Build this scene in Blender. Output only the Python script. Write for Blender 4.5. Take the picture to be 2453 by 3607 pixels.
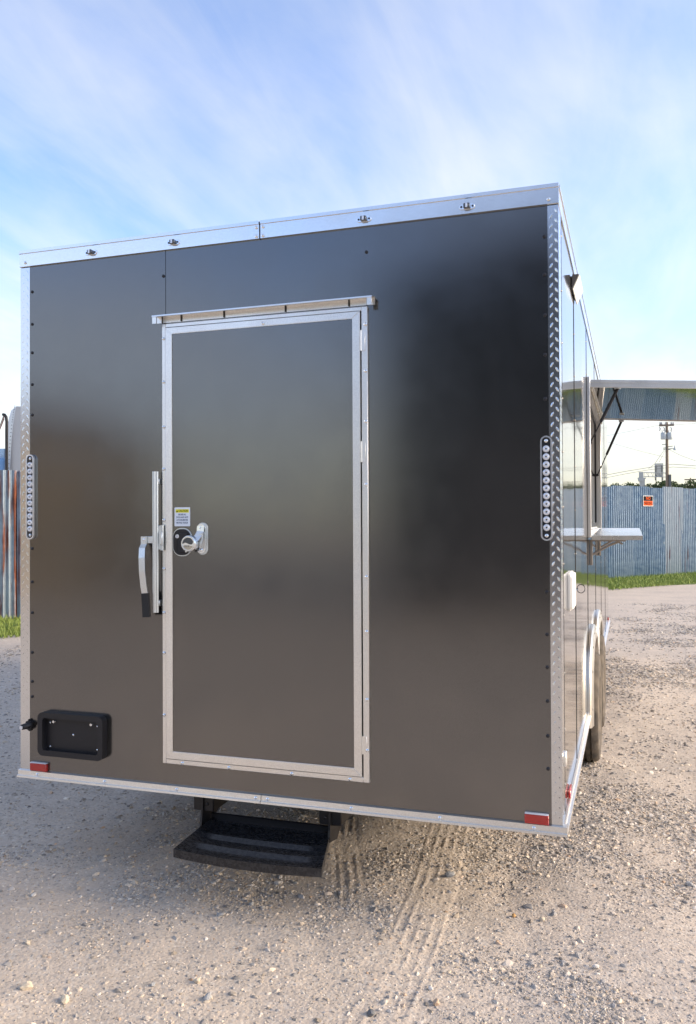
import bpy, bmesh, math, random
import numpy as np
from mathutils import Vector, Matrix

for o in list(bpy.data.objects):
    bpy.data.objects.remove(o, do_unlink=True)
scene = bpy.context.scene
COL = scene.collection
R = math.radians
rng = random.Random(7)
nrng = np.random.default_rng(11)

# ------------------------------------------------------------------ camera
F_PX, IMG_H = 2988.2, 3607.0
CAM = Vector((1.4732, -3.2755, 1.5727))
YAW, PITCH, ROLL = -0.3213, 0.0115, -0.0045
fw = Vector((math.sin(YAW) * math.cos(PITCH), math.cos(YAW) * math.cos(PITCH), math.sin(PITCH)))
rt = Vector((math.cos(YAW), -math.sin(YAW), 0))
up = rt.cross(fw)
rt2 = rt * math.cos(ROLL) + up * math.sin(ROLL)
up2 = up * math.cos(ROLL) - rt * math.sin(ROLL)
cam_data = bpy.data.cameras.new('camera')
cam_data.sensor_fit = 'VERTICAL'
cam_data.sensor_height = 36.0
cam_data.lens = 36.0 * F_PX / IMG_H
cam_data.clip_start = 0.05
cam_data.clip_end = 5000
cam = bpy.data.objects.new('camera', cam_data)
COL.objects.link(cam)
m = Matrix.Identity(4)
for i, v in enumerate((rt2, up2, -fw)):
    m[0][i], m[1][i], m[2][i] = v.x, v.y, v.z
m.translation = CAM
cam.matrix_world = m
scene.camera = cam

# ------------------------------------------------------------------ sky, sun, exposure
SUN_AZ = 76.0      # degrees clockwise from +Y
SUN_EL = 21.0
SKY_STRENGTH = 0.14
world = bpy.data.worlds.new('World')
scene.world = world
world.use_nodes = True
wn, wl = world.node_tree.nodes, world.node_tree.links
wn.clear()
w_out = wn.new('ShaderNodeOutputWorld')
w_bg = wn.new('ShaderNodeBackground')
w_bg.inputs['Strength'].default_value = SKY_STRENGTH
sky = wn.new('ShaderNodeTexSky')
sky.sky_type = 'NISHITA'
sky.sun_disc = False
sky.sun_elevation = R(SUN_EL)
sky.sun_rotation = R(SUN_AZ)
sky.altitude = 0
sky.air_density = 0.5
sky.dust_density = 0.8
sky.ozone_density = 2.6
tc = wn.new('ShaderNodeTexCoord')
sep = wn.new('ShaderNodeSeparateXYZ')
wl.new(tc.outputs['Generated'], sep.inputs[0])
zadd = wn.new('ShaderNodeMath'); zadd.operation = 'MAXIMUM'; zadd.inputs[1].default_value = 0.0
wl.new(sep.outputs['Z'], zadd.inputs[0])
zadd2 = wn.new('ShaderNodeMath'); zadd2.operation = 'ADD'; zadd2.inputs[1].default_value = 0.16
wl.new(zadd.outputs[0], zadd2.inputs[0])
dvx = wn.new('ShaderNodeMath'); dvx.operation = 'DIVIDE'
dvy = wn.new('ShaderNodeMath'); dvy.operation = 'DIVIDE'
wl.new(sep.outputs['X'], dvx.inputs[0]); wl.new(zadd2.outputs[0], dvx.inputs[1])
wl.new(sep.outputs['Y'], dvy.inputs[0]); wl.new(zadd2.outputs[0], dvy.inputs[1])
comb = wn.new('ShaderNodeCombineXYZ')
wl.new(dvx.outputs[0], comb.inputs['X']); wl.new(dvy.outputs[0], comb.inputs['Y'])
cmap = wn.new('ShaderNodeMapping')
cmap.inputs['Rotation'].default_value = (0, 0, R(-24))
cmap.inputs['Scale'].default_value = (1.0, 0.55, 1.0)
cmap.inputs['Location'].default_value = (0, 0, 0)
wl.new(comb.outputs[0], cmap.inputs['Vector'])
cn = wn.new('ShaderNodeTexNoise')
cn.inputs['Scale'].default_value = 1.25
cn.inputs['Detail'].default_value = 7
cn.inputs['Roughness'].default_value = 0.52
cn.inputs['Distortion'].default_value = 0.35
wl.new(cmap.outputs[0], cn.inputs['Vector'])
cmap2 = wn.new('ShaderNodeMapping')
cmap2.inputs['Rotation'].default_value = (0, 0, R(38))
cmap2.inputs['Scale'].default_value = (3.4, 0.8, 1.0)
wl.new(comb.outputs[0], cmap2.inputs['Vector'])
cn2 = wn.new('ShaderNodeTexNoise')
cn2.inputs['Scale'].default_value = 1.5
cn2.inputs['Detail'].default_value = 9
cn2.inputs['Roughness'].default_value = 0.58
cn2.inputs['Distortion'].default_value = 0.6
wl.new(cmap2.outputs[0], cn2.inputs['Vector'])
csum = wn.new('ShaderNodeMath'); csum.operation = 'MULTIPLY_ADD'
csum.inputs[1].default_value = 0.27
wl.new(cn2.outputs['Fac'], csum.inputs[0]); 
chalf = wn.new('ShaderNodeMath'); chalf.operation = 'MULTIPLY'; chalf.inputs[1].default_value = 0.80
wl.new(cn.outputs['Fac'], chalf.inputs[0]); wl.new(chalf.outputs[0], csum.inputs[2])
cr = wn.new('ShaderNodeMapRange')
cr.inputs['From Min'].default_value = 0.40
cr.inputs['From Max'].default_value = 0.68
cr.inputs['To Min'].default_value = 0.02
cr.inputs['To Max'].default_value = 0.84
wl.new(csum.outputs[0], cr.inputs['Value'])
cbw = wn.new('ShaderNodeRGBToBW')
wl.new(sky.outputs[0], cbw.inputs[0])
cmul = wn.new('ShaderNodeMath'); cmul.operation = 'MULTIPLY_ADD'
cmul.inputs[1].default_value = 0.72; cmul.inputs[2].default_value = 1.15
wl.new(cbw.outputs[0], cmul.inputs[0])
ccol = wn.new('ShaderNodeMix'); ccol.data_type = 'RGBA'; ccol.blend_type = 'MULTIPLY'
ccol.inputs['Factor'].default_value = 1.0
ccol.inputs['B'].default_value = (0.94, 0.98, 1.07, 1)
wl.new(cmul.outputs[0], ccol.inputs['A'])
wmix = wn.new('ShaderNodeMix'); wmix.data_type = 'RGBA'
wl.new(cr.outputs[0], wmix.inputs['Factor'])
wl.new(sky.outputs[0], wmix.inputs['A'])
wl.new(ccol.outputs['Result'], wmix.inputs['B'])
# warm haze veil low on the horizon, the same all the way round
hz_f = wn.new('ShaderNodeMapRange'); hz_f.interpolation_type = 'SMOOTHSTEP'
hz_f.inputs['From Min'].default_value = 0.0; hz_f.inputs['From Max'].default_value = 0.36
hz_f.inputs['To Min'].default_value = 0.88; hz_f.inputs['To Max'].default_value = 0.0
wl.new(zadd.outputs[0], hz_f.inputs['Value'])
hmix = wn.new('ShaderNodeMix'); hmix.data_type = 'RGBA'
hmix.inputs['B'].default_value = (1.88, 1.76, 1.24, 1)
wl.new(hz_f.outputs[0], hmix.inputs['Factor'])
wl.new(wmix.outputs['Result'], hmix.inputs['A'])
wl.new(hmix.outputs['Result'], w_bg.inputs['Color'])
wl.new(w_bg.outputs[0], w_out.inputs['Surface'])

sun_data = bpy.data.lights.new('sun', 'SUN')
sun_data.energy = 1.55
sun_data.angle = R(38)
sun_data.color = (1.0, 0.76, 0.48)
sun = bpy.data.objects.new('sun', sun_data)
COL.objects.link(sun)
sdir = Vector((math.sin(R(SUN_AZ)) * math.cos(R(SUN_EL)), math.cos(R(SUN_AZ)) * math.cos(R(SUN_EL)), math.sin(R(SUN_EL))))
sun.rotation_euler = sdir.to_track_quat('Z', 'Y').to_euler()
sun.location = sdir * 60

vs = scene.view_settings
vs.view_transform = 'Standard'
vs.look = 'None'
vs.exposure = 1.95
vs.gamma = 1.0
vs.use_curve_mapping = False
scene.render.engine = 'CYCLES'
scene.render.resolution_x, scene.render.resolution_y = 696, 1024
scene.cycles.max_bounces = 8
scene.cycles.glossy_bounces = 5

# ------------------------------------------------------------------ materials
MATS = {}
def mat(name, color=(.5, .5, .5), rough=.5, metal=0., spec=.5, coat=0., coat_rough=.05, emit=None, trans=0., ior=1.45):
    if name in MATS:
        return MATS[name]
    M = bpy.data.materials.new(name)
    M.use_nodes = True
    b = M.node_tree.nodes['Principled BSDF']
    b.inputs['Base Color'].default_value = (*color, 1)
    b.inputs['Roughness'].default_value = rough
    b.inputs['Metallic'].default_value = metal
    b.inputs['Specular IOR Level'].default_value = spec
    b.inputs['Coat Weight'].default_value = coat
    b.inputs['Coat Roughness'].default_value = coat_rough
    b.inputs['Transmission Weight'].default_value = trans
    b.inputs['IOR'].default_value = ior
    MATS[name] = M
    return M
def nodes(M):
    return M.node_tree.nodes, M.node_tree.links, M.node_tree.nodes['Principled BSDF']
def nz(N, scale, detail=4, rough=.5, dist=0.):
    t = N.new('ShaderNodeTexNoise')
    t.inputs['Scale'].default_value = scale
    t.inputs['Detail'].default_value = detail
    t.inputs['Roughness'].default_value = rough
    t.inputs['Distortion'].default_value = dist
    return t
def coords(N, L, scale=(1, 1, 1), rot=(0, 0, 0), kind='Object'):
    t = N.new('ShaderNodeTexCoord'); mp = N.new('ShaderNodeMapping')
    mp.inputs['Scale'].default_value = scale
    mp.inputs['Rotation'].default_value = rot
    L.new(t.outputs[kind], mp.inputs['Vector'])
    return mp.outputs[0]
def ramp(N, L, src, stops):
    r = N.new('ShaderNodeValToRGB')
    e = r.color_ramp.elements
    while len(e) < len(stops):
        e.new(0.5)
    for k, (p, c) in enumerate(stops):
        e[k].position = p
        e[k].color = (*c, 1) if len(c) == 3 else c
    L.new(src, r.inputs[0])
    return r.outputs[0]
def maprange(N, L, src, a, b, c, d):
    r = N.new('ShaderNodeMapRange')
    for k, v in (('From Min', a), ('From Max', b), ('To Min', c), ('To Max', d)):
        r.inputs[k].default_value = v
    L.new(src, r.inputs['Value'])
    return r.outputs[0]
def bump(N, L, b, src, strength, dist):
    n = N.new('ShaderNodeBump')
    n.inputs['Strength'].default_value = strength
    n.inputs['Distance'].default_value = dist
    L.new(src, n.inputs['Height'])
    L.new(n.outputs[0], b.inputs['Normal'])
    return n
def mixc(N, L, fac, a, b, blend='MIX'):
    x = N.new('ShaderNodeMix'); x.data_type = 'RGBA'; x.blend_type = blend
    for s, v in (('Factor', fac), ('A', a), ('B', b)):
        if hasattr(v, 'links') or hasattr(v, 'is_linked'):
            L.new(v, x.inputs[s])
        elif isinstance(v, (int, float)):
            x.inputs[s].default_value = v
        else:
            x.inputs[s].default_value = (*v, 1)
    return x.outputs['Result']

def metal_paint(name, color, rough, rvar, wav_scale, wav, metal=.92):
    M = mat(name, color, rough, metal)
    N, L, b = nodes(M)
    c = coords(N, L)
    n1 = nz(N, 5.0, 5, .6); L.new(c, n1.inputs['Vector'])
    L.new(maprange(N, L, n1.outputs['Fac'], .3, .7, rough - rvar, rough + rvar), b.inputs['Roughness'])
    n2 = nz(N, 260, 2, .5); L.new(c, n2.inputs['Vector'])
    col = mixc(N, L, maprange(N, L, n2.outputs['Fac'], .3, .7, 0, 1), tuple(v * .93 for v in color), tuple(v * 1.07 for v in color))
    L.new(col, b.inputs['Base Color'])
    if wav:
        n3 = nz(N, wav_scale, 1, .4); L.new(c, n3.inputs['Vector'])
        bump(N, L, b, n3.outputs['Fac'], 1.0, wav)
    return M
CHAR = metal_paint('charcoal_metallic_paint', (.168, .168, .168), .175, .025, 1.15, .0018, 1.0)
# road dust on the lower part of the rear sheets and a few faint wiped streaks
N, L, b = nodes(CHAR)
c = coords(N, L); sz = N.new('ShaderNodeSeparateXYZ'); L.new(c, sz.inputs[0])
n1 = nz(N, 3.2, 6, .65, .3); L.new(c, n1.inputs['Vector'])
cst = coords(N, L, (9, 9, .7)); n2 = nz(N, 1.6, 5, .6); L.new(cst, n2.inputs['Vector'])
dz_ = N.new('ShaderNodeMath'); dz_.operation = 'MULTIPLY_ADD'; dz_.inputs[1].default_value = -.9
L.new(n1.outputs['Fac'], dz_.inputs[0]); L.new(sz.outputs['Z'], dz_.inputs[2])
d1 = maprange(N, L, dz_.outputs[0], -.05, .45, .13, 0)
d2 = maprange(N, L, n2.outputs['Fac'], .58, .78, 0, .035)
dsum = N.new('ShaderNodeMath'); dsum.operation = 'ADD'; L.new(d1, dsum.inputs[0]); L.new(d2, dsum.inputs[1])
old = b.inputs['Base Color'].links[0].from_socket
L.new(mixc(N, L, dsum.outputs[0], old, (.40, .34, .27)), b.inputs['Base Color'])
dm = N.new('ShaderNodeMath'); dm.operation = 'SUBTRACT'; dm.inputs[0].default_value = 1.0; L.new(dsum.outputs[0], dm.inputs[1])
L.new(dm.outputs[0], b.inputs['Metallic'])
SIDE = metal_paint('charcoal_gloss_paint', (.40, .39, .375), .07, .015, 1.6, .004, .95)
ALU = metal_paint('bright_aluminium', (.80, .80, .79), .22, .05, 6, .0, 1.0)
SATIN = metal_paint('satin_aluminium', (.84, .83, .80), .36, .05, 6, .0, 1.0)
MIRROR = metal_paint('mill_finish_aluminium', (.34, .335, .33), .05, .01, 5, .0005, 1.0)
PLATE = metal_paint('tread_plate_aluminium', (.66, .68, .70), .17, .05, 6, 0, 1.0)
CHROME = mat('polished_zinc', (.78, .82, .86), .16, 1.0)
STEEL = metal_paint('galvanised_steel', (.66, .70, .72), .32, .06, 6, 0, 1.0)
BLACK = mat('black_plastic', (.014, .014, .017), .42)
RUBBER = mat('black_rubber', (.022, .022, .022), .75)
BLKSTEEL = metal_paint('black_painted_steel', (.016, .016, .019), .36, .09, 6, 0, .0)
DARK = mat('dark_seam', (.03, .028, .026), .8)
LINER = mat('interior_liner', (.55, .54, .50), .5)
UNDER = mat('underside_black', (.02, .02, .02), .8)
REDL = mat('red_reflector', (.42, .010, .008), .18, 0, .5, 1.0, .06)
WHITEP = mat('white_plastic', (.82, .81, .77), .35)
LENS = mat('clear_lens', (.72, .75, .80), .15, .35, .5, 1.0, .03)
LENSHUB = mat('lens_centre', (.03, .03, .035), .2)
GLASS = mat('window_glass', (.03, .035, .035), .03, 0, .8, 1.0, .01)
YELLOW = mat('sticker_yellow', (.78, .74, .04), .5)
STICK = mat('sticker_white', (.74, .80, .88), .45)
INK = mat('sticker_ink', (.05, .09, .18), .6)
ORANGE = mat('sign_orange', (.72, .10, .015), .8, 0, .2)
SIGNBLK = mat('sign_black', (.012, .012, .014), .9, 0, .15)
SIGNWHT = mat('sign_white', (.75, .75, .74), .55)
LAMPGL = mat('flood_lens', (.70, .68, .58), .25, 0, .5, .6)

# ------------------------------------------------------------------ mesh helpers
def link(o, parent=None):
    COL.objects.link(o)
    if parent is not None:
        o.parent = parent
    return o
def mesh_data(name, verts, faces, M, smooth=False):
    me = bpy.data.meshes.new(name)
    me.from_pydata([tuple(v) for v in verts], [], faces)
    me.update()
    if M is not None:
        me.materials.append(M)
    if smooth:
        me.polygons.foreach_set('use_smooth', [True] * len(me.polygons))
    return me
def bm_obj(name, bm, M, parent=None, smooth=False):
    bmesh.ops.recalc_face_normals(bm, faces=bm.faces[:])
    me = bpy.data.meshes.new(name)
    bm.to_mesh(me); bm.free()
    if isinstance(M, (list, tuple)):
        for k in M:
            me.materials.append(k)
    else:
        me.materials.append(M)
    if smooth:
        me.polygons.foreach_set('use_smooth', [True] * len(me.polygons))
        try:
            me.set_sharp_from_angle(angle=R(38))
        except Exception:
            pass
    return link(bpy.data.objects.new(name, me), parent)
def add_box(bm, x0, x1, y0, y1, z0, z1, bev=0., mi=0, seg=1):
    v = [bm.verts.new(p) for p in ((x0, y0, z0), (x1, y0, z0), (x1, y1, z0), (x0, y1, z0), (x0, y0, z1), (x1, y0, z1), (x1, y1, z1), (x0, y1, z1))]
    fs = [bm.faces.new([v[i] for i in q]) for q in ((0, 3, 2, 1), (4, 5, 6, 7), (0, 1, 5, 4), (1, 2, 6, 5), (2, 3, 7, 6), (3, 0, 4, 7))]
    for f in fs:
        f.material_index = mi
    if bev:
        es = list({e for f in fs for e in f.edges})
        bmesh.ops.bevel(bm, geom=es, offset=bev, segments=seg, affect='EDGES', profile=.5)
def box(name, x0, x1, y0, y1, z0, z1, M, parent=None, bev=0., seg=1):
    bm = bmesh.new(); add_box(bm, x0, x1, y0, y1, z0, z1, bev, 0, seg)
    return bm_obj(name, bm, M, parent, smooth=bev > 0)
def boxes(name, lst, M, parent=None, bev=0.):
    bm = bmesh.new()
    for b in lst:
        add_box(bm, *b, bev)
    return bm_obj(name, bm, M, parent, smooth=bev > 0)
AX = {'x': lambda a, b, t: (t, a, b), 'y': lambda a, b, t: (a, t, b), 'z': lambda a, b, t: (a, b, t)}
def add_prism(bm, outline, axis, t0, t1, inset=0., mi=0):
    """outline (2D) swept along axis from t0 to t1; with inset the t1 end is chamfered."""
    fn = AX[axis]
    n = len(outline)
    cx = sum(p[0] for p in outline) / n; cy = sum(p[1] for p in outline) / n
    rings = [[bm.verts.new(fn(a, b, t0)) for a, b in outline]]
    if inset:
        td = t1 - math.copysign(inset, t1 - t0)
        rings.append([bm.verts.new(fn(a, b, td)) for a, b in outline])
        def sh(a, b):
            d = math.hypot(a - cx, b - cy) or 1
            k = max(0, (d - inset)) / d
            return cx + (a - cx) * k, cy + (b - cy) * k
        rings.append([bm.verts.new(fn(*sh(a, b), t1)) for a, b in outline])
    else:
        rings.append([bm.verts.new(fn(a, b, t1)) for a, b in outline])
    for r0, r1 in zip(rings, rings[1:]):
        for k in range(n):
            f = bm.faces.new((r0[k], r0[(k + 1) % n], r1[(k + 1) % n], r1[k])); f.material_index = mi
    f = bm.faces.new(rings[0]); f.material_index = mi
    f = bm.faces.new(rings[-1]); f.material_index = mi
def prism(name, outline, axis, t0, t1, M, parent=None, inset=0., smooth=True):
    bm = bmesh.new(); add_prism(bm, outline, axis, t0, t1, inset)
    return bm_obj(name, bm, M, parent, smooth)
def ring_prism(name, outer, inner, axis, t0, t1, M, parent=None, smooth=True):
    bm = bmesh.new(); fn = AX[axis]; n = len(outer)
    o0 = [bm.verts.new(fn(a, b, t0)) for a, b in outer]; o1 = [bm.verts.new(fn(a, b, t1)) for a, b in outer]
    i0 = [bm.verts.new(fn(a, b, t0)) for a, b in inner]; i1 = [bm.verts.new(fn(a, b, t1)) for a, b in inner]
    for k in range(n):
        j = (k + 1) % n
        for q in ((o0[k], o0[j], o1[j], o1[k]), (o1[k], o1[j], i1[j], i1[k]), (i1[k], i1[j], i0[j], i0[k]), (i0[k], i0[j], o0[j], o0[k])):
            bm.faces.new(q)
    return bm_obj(name, bm, M, parent, smooth)
def rrect(cx, cy, w, h, r, n=5):
    pts = []
    for sx, sy, a0 in ((1, 1, 0), (-1, 1, 90), (-1, -1, 180), (1, -1, 270)):
        for k in range(n + 1):
            a = R(a0 + 90 * k / n)
            pts.append((cx + sx * (w / 2 - r) + r * math.cos(a), cy + sy * (h / 2 - r) + r * math.sin(a)))
    return pts
def circle(cx, cy, r, n=20):
    return [(cx + r * math.cos(2 * math.pi * k / n), cy + r * math.sin(2 * math.pi * k / n)) for k in range(n)]
def add_tube(bm, path, rad, n=8, caps=True, mi=0):
    path = [Vector(p) for p in path]
    rads = rad if isinstance(rad, (list, tuple)) else [rad] * len(path)
    rings = []; ref = None
    for i, p in enumerate(path):
        t = (path[min(i + 1, len(path) - 1)] - path[max(i - 1, 0)]).normalized()
        if ref is None:
            ref = t.orthogonal().normalized()
        ref = (ref - t * ref.dot(t)).normalized()
        b = t.cross(ref)
        rings.append([bm.verts.new(p + (ref * math.cos(2 * math.pi * k / n) + b * math.sin(2 * math.pi * k / n)) * rads[i]) for k in range(n)])
    for r0, r1 in zip(rings, rings[1:]):
        for k in range(n):
            f = bm.faces.new((r0[k], r0[(k + 1) % n], r1[(k + 1) % n], r1[k])); f.material_index = mi
    if caps:
        bm.faces.new(rings[0]).material_index = mi; bm.faces.new(rings[-1]).material_index = mi
def tube(name, path, rad, M, parent=None, n=8):
    bm = bmesh.new(); add_tube(bm, path, rad, n)
    return bm_obj(name, bm, M, parent, True)
def lathe_mesh(name, prof, axis, M, n=24, center=(0, 0, 0)):
    """prof: list of (radius, offset along axis)."""
    V, Fc = [], []
    for r, t in prof:
        for k in range(n):
            a = 2 * math.pi * k / n
            p = AX[axis](r * math.cos(a), r * math.sin(a), t)
            V.append((p[0] + center[0], p[1] + center[1], p[2] + center[2]))
    for i in range(len(prof) - 1):
        for k in range(n):
            j = (k + 1) % n
            Fc.append((i * n + k, i * n + j, (i + 1) * n + j, (i + 1) * n + k))
    Fc.append(tuple(range(n))); Fc.append(tuple((len(prof) - 1) * n + k for k in range(n)))
    bm = bmesh.new()
    vs_ = [bm.verts.new(v) for v in V]
    for f in Fc:
        try:
            bm.faces.new([vs_[i] for i in f])
        except ValueError:
            pass
    bmesh.ops.recalc_face_normals(bm, faces=bm.faces[:])
    me = bpy.data.meshes.new(name); bm.to_mesh(me); bm.free()
    me.materials.append(M)
    me.polygons.foreach_set('use_smooth', [True] * len(me.polygons))
    me.set_sharp_from_angle(angle=R(40))
    return me
def inst(name, me, loc, parent=None, rot=(0, 0, 0), scale=None):
    o = bpy.data.objects.new(name, me)
    o.location = loc; o.rotation_euler = rot
    if scale:
        o.scale = scale
    return link(o, parent)
def thing(name, label, cat, loc=(0, 0, 0), rotz=0., group=None):
    o = bpy.data.objects.new(name, None)
    o.empty_display_size = .2
    o.location = loc; o.rotation_euler = (0, 0, rotz)
    o['label'] = label; o['category'] = cat
    if group:
        o['group'] = group
    return link(o)
def tag(o, label, cat, group=None):
    o['label'] = label; o['category'] = cat
    if group:
        o['group'] = group
    return o
_dg = None
def text_obj(name, body, size, M, parent, loc, rot, align='CENTER', extrude=.0003, sx=1.0, bold=0.):
    cu = bpy.data.curves.new(name, 'FONT')
    cu.body = body; cu.size = size; cu.align_x = align; cu.align_y = 'CENTER'; cu.extrude = extrude
    cu.offset = bold
    tmp = bpy.data.objects.new(name + '_tmp', cu)
    COL.objects.link(tmp)
    dg = bpy.context.evaluated_depsgraph_get()
    me = bpy.data.meshes.new_from_object(tmp.evaluated_get(dg))
    bpy.data.objects.remove(tmp, do_unlink=True)
    bpy.data.curves.remove(cu)
    me.materials.clear(); me.materials.append(M)
    return inst(name, me, loc, parent, rot, (sx, 1, 1))

# ------------------------------------------------------------------ ground
def vnoise(x, y, s, seed):
    """smooth value noise on arrays, cell size s, in -1..1"""
    g = np.random.default_rng(seed).uniform(-1, 1, (256, 256))
    X, Y = x / s, y / s
    xi, yi = np.floor(X).astype(int), np.floor(Y).astype(int)
    fx, fy = X - xi, Y - yi
    fx = fx * fx * (3 - 2 * fx); fy = fy * fy * (3 - 2 * fy)
    a = g[xi % 256, yi % 256]; b = g[(xi + 1) % 256, yi % 256]; c = g[xi % 256, (yi + 1) % 256]; d = g[(xi + 1) % 256, (yi + 1) % 256]
    return (a * (1 - fx) + b * fx) * (1 - fy) + (c * (1 - fx) + d * fx) * fy
def seg_coords(x, y, pts):
    """distance across and along a polyline"""
    best = np.full(x.shape, 1e9); side = np.zeros(x.shape); along = np.zeros(x.shape); acc = 0
    for (ax, ay), (bx_, by_) in zip(pts, pts[1:]):
        L = math.hypot(bx_ - ax, by_ - ay); ux, uy = (bx_ - ax) / L, (by_ - ay) / L
        t = np.clip((x - ax) * ux + (y - ay) * uy, 0, L)
        dx, dy = x - (ax + ux * t), y - (ay + uy * t)
        d = np.hypot(dx, dy)
        k = d < best
        best = np.where(k, d, best); side = np.where(k, -dx * uy + dy * ux, side); along = np.where(k, acc + t, along)
        acc += L
    return best, side, along, acc
TRACKS = [  # polyline, half width, rib pitch, depth, herringbone
    ([(-0.12, 1.5), (0.075, 0.85), (0.30, 0.25), (0.46, -0.22)], .075, .040, .0032, 0),
    ([(0.52, 1.6), (0.60, 0.8), (0.645, 0.45), (0.69, -0.2), (0.71, -1.2)], .105, .045, .0034, 0),
    ([(1.02, 0.62), (1.16, 0.1), (1.33, -0.20), (1.62, -0.55)], .09, .05, .004, 1),
    ([(2.6, 4.2), (2.0, 2.2), (1.75, 0.6), (1.9, -0.3)], .12, .05, .004, 1),
]
def height(x, y):
    r = np.hypot(x - 1, y - 1)
    fade = np.clip(1.4 - r / 14.0, 0, 1)
    h = .016 * vnoise(x, y, .9, 1) + .008 * vnoise(x, y, .31, 2) + .003 * vnoise(x, y, .12, 3) + .0012 * vnoise(x, y, .05, 4)
    for pts, hw, pitch, dep, her in TRACKS:
        d, s, a, tot = seg_coords(x, y, pts)
        edge = np.clip((hw - np.abs(s)) / .02, 0, 1) * np.clip(np.minimum(a, tot - a) / .6, 0, 1) * (d < hw + .02)
        brk = np.clip(.55 + .8 * vnoise(x, y, .14, 9) + .5 * vnoise(x, y, .035, 10), 0, 1.2)
        rib = 2.2 * np.clip(np.cos(2 * np.pi * s / pitch), 0, 1) ** 4 - .3
        if her:
            rib = .4 * rib + .8 * np.cos(2 * np.pi * (a + np.abs(s) * .9) / .035)
        h = h * (1 - .25 * edge) + edge * brk * dep * (rib - .5)
    return h * fade
def patch_mask(x, y):
    """where loose gravel collects, 0..1"""
    v = .55 * vnoise(x, y, 1.1, 21) + .45 * vnoise(x + .3 * vnoise(x, y, .5, 25), y, .45, 22) + .2 * vnoise(x, y, .15, 23)
    v = v + .35 * np.clip((x - 1.0) / 1.2, 0, 1) - .12
    v = v + .30 * np.exp(-(((x + 1.2) / .9) ** 2 + ((y - .1) / .8) ** 2))
    for pts, hw, pitch, dep, her in TRACKS[:2]:
        d, s, a, tot = seg_coords(x, y, pts)
        v = v - .22 * (d < hw)
    return np.clip(v * 2.4 + .38, 0, 1)

def graded(a, b, step, lo, hi, g=1.16):
    mid = list(np.arange(a, b + 1e-6, step))
    L_, s, v = [], step, a
    while v > lo:
        s *= g; v -= s; L_.append(v)
    H_, s, v = [], step, b
    while v < hi:
        s *= g; v += s; H_.append(v)
    return np.array(L_[::-1] + mid + H_)
gx = graded(-2.4, 3.6, .0165, -900, 900)
gx = np.unique(np.round(np.concatenate([gx[(gx < -.25) | (gx > 1.05)], np.arange(-.25, 1.05, .0075)]), 5))
gy = graded(-1.25, 4.6, .0165, -900, 1500)
GX, GY = np.meshgrid(gx, gy, indexing='ij')
GZ = height(GX, GY)
nx, ny = len(gx), len(gy)
gv = np.stack([GX, GY, GZ], -1).reshape(-1, 3)
ii, jj = np.meshgrid(np.arange(nx - 1), np.arange(ny - 1), indexing='ij')
q0 = (ii * ny + jj).ravel()
quads = np.stack([q0, q0 + ny, q0 + ny + 1, q0 + 1], -1)
def np_mesh(name, V, Fq):
    me = bpy.data.meshes.new(name)
    me.vertices.add(len(V)); me.vertices.foreach_set('co', np.asarray(V, dtype=np.float32).ravel())
    k = Fq.shape[1]
    me.loops.add(Fq.size); me.polygons.add(len(Fq))
    me.loops.foreach_set('vertex_index', Fq.astype(np.int32).ravel())
    me.polygons.foreach_set('loop_start', np.arange(0, Fq.size, k, dtype=np.int32))
    me.update(calc_edges=True)
    me.validate()
    return me
gm = np_mesh('ground', gv, quads)
gm.polygons.foreach_set('use_smooth', np.ones(len(quads), dtype=bool))
GROUND = mat('crushed_limestone_dirt', (.4, .35, .3), .95, 0, .2)
N, L, b = nodes(GROUND)
c = coords(N, L)
n1 = nz(N, 1.3, 6, .62); L.new(c, n1.inputs['Vector'])
n2 = nz(N, 14, 6, .68, .3); L.new(c, n2.inputs['Vector'])
n3 = nz(N, 95, 4, .7); L.new(c, n3.inputs['Vector'])
vor = N.new('ShaderNodeTexVoronoi'); vor.inputs['Scale'].default_value = 75; vor.inputs['Randomness'].default_value = 1
L.new(c, vor.inputs['Vector'])
c1 = ramp(N, L, n1.outputs['Fac'], [(.30, (.45, .395, .34)), (.5, (.56, .485, .41)), (.72, (.63, .54, .445))])
c2 = mixc(N, L, maprange(N, L, n2.outputs['Fac'], .35, .68, 0, .5), c1, (.41, .365, .315))
spk = N.new('ShaderNodeSeparateColor'); L.new(vor.outputs['Color'], spk.inputs[0])
c3 = mixc(N, L, maprange(N, L, spk.outputs[0], .72, .95, 0, .55), c2, (.62, .58, .52))
c4 = mixc(N, L, maprange(N, L, spk.outputs[1], .80, .97, 0, .5), c3, (.24, .23, .22))
c5 = mixc(N, L, maprange(N, L, n3.outputs['Fac'], .45, .75, 0, .3), c4, (.34, .30, .26))
L.new(c5, b.inputs['Base Color'])
hsum = N.new('ShaderNodeMath'); hsum.operation = 'MULTIPLY_ADD'; hsum.inputs[1].default_value = -.9
L.new(vor.outputs['Distance'], hsum.inputs[0]); L.new(n3.outputs['Fac'], hsum.inputs[2])
bump(N, L, b, hsum.outputs[0], .5, .005)
gm.materials.append(GROUND)
ground = link(bpy.data.objects.new('ground', gm)); ground['kind'] = 'structure'

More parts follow.
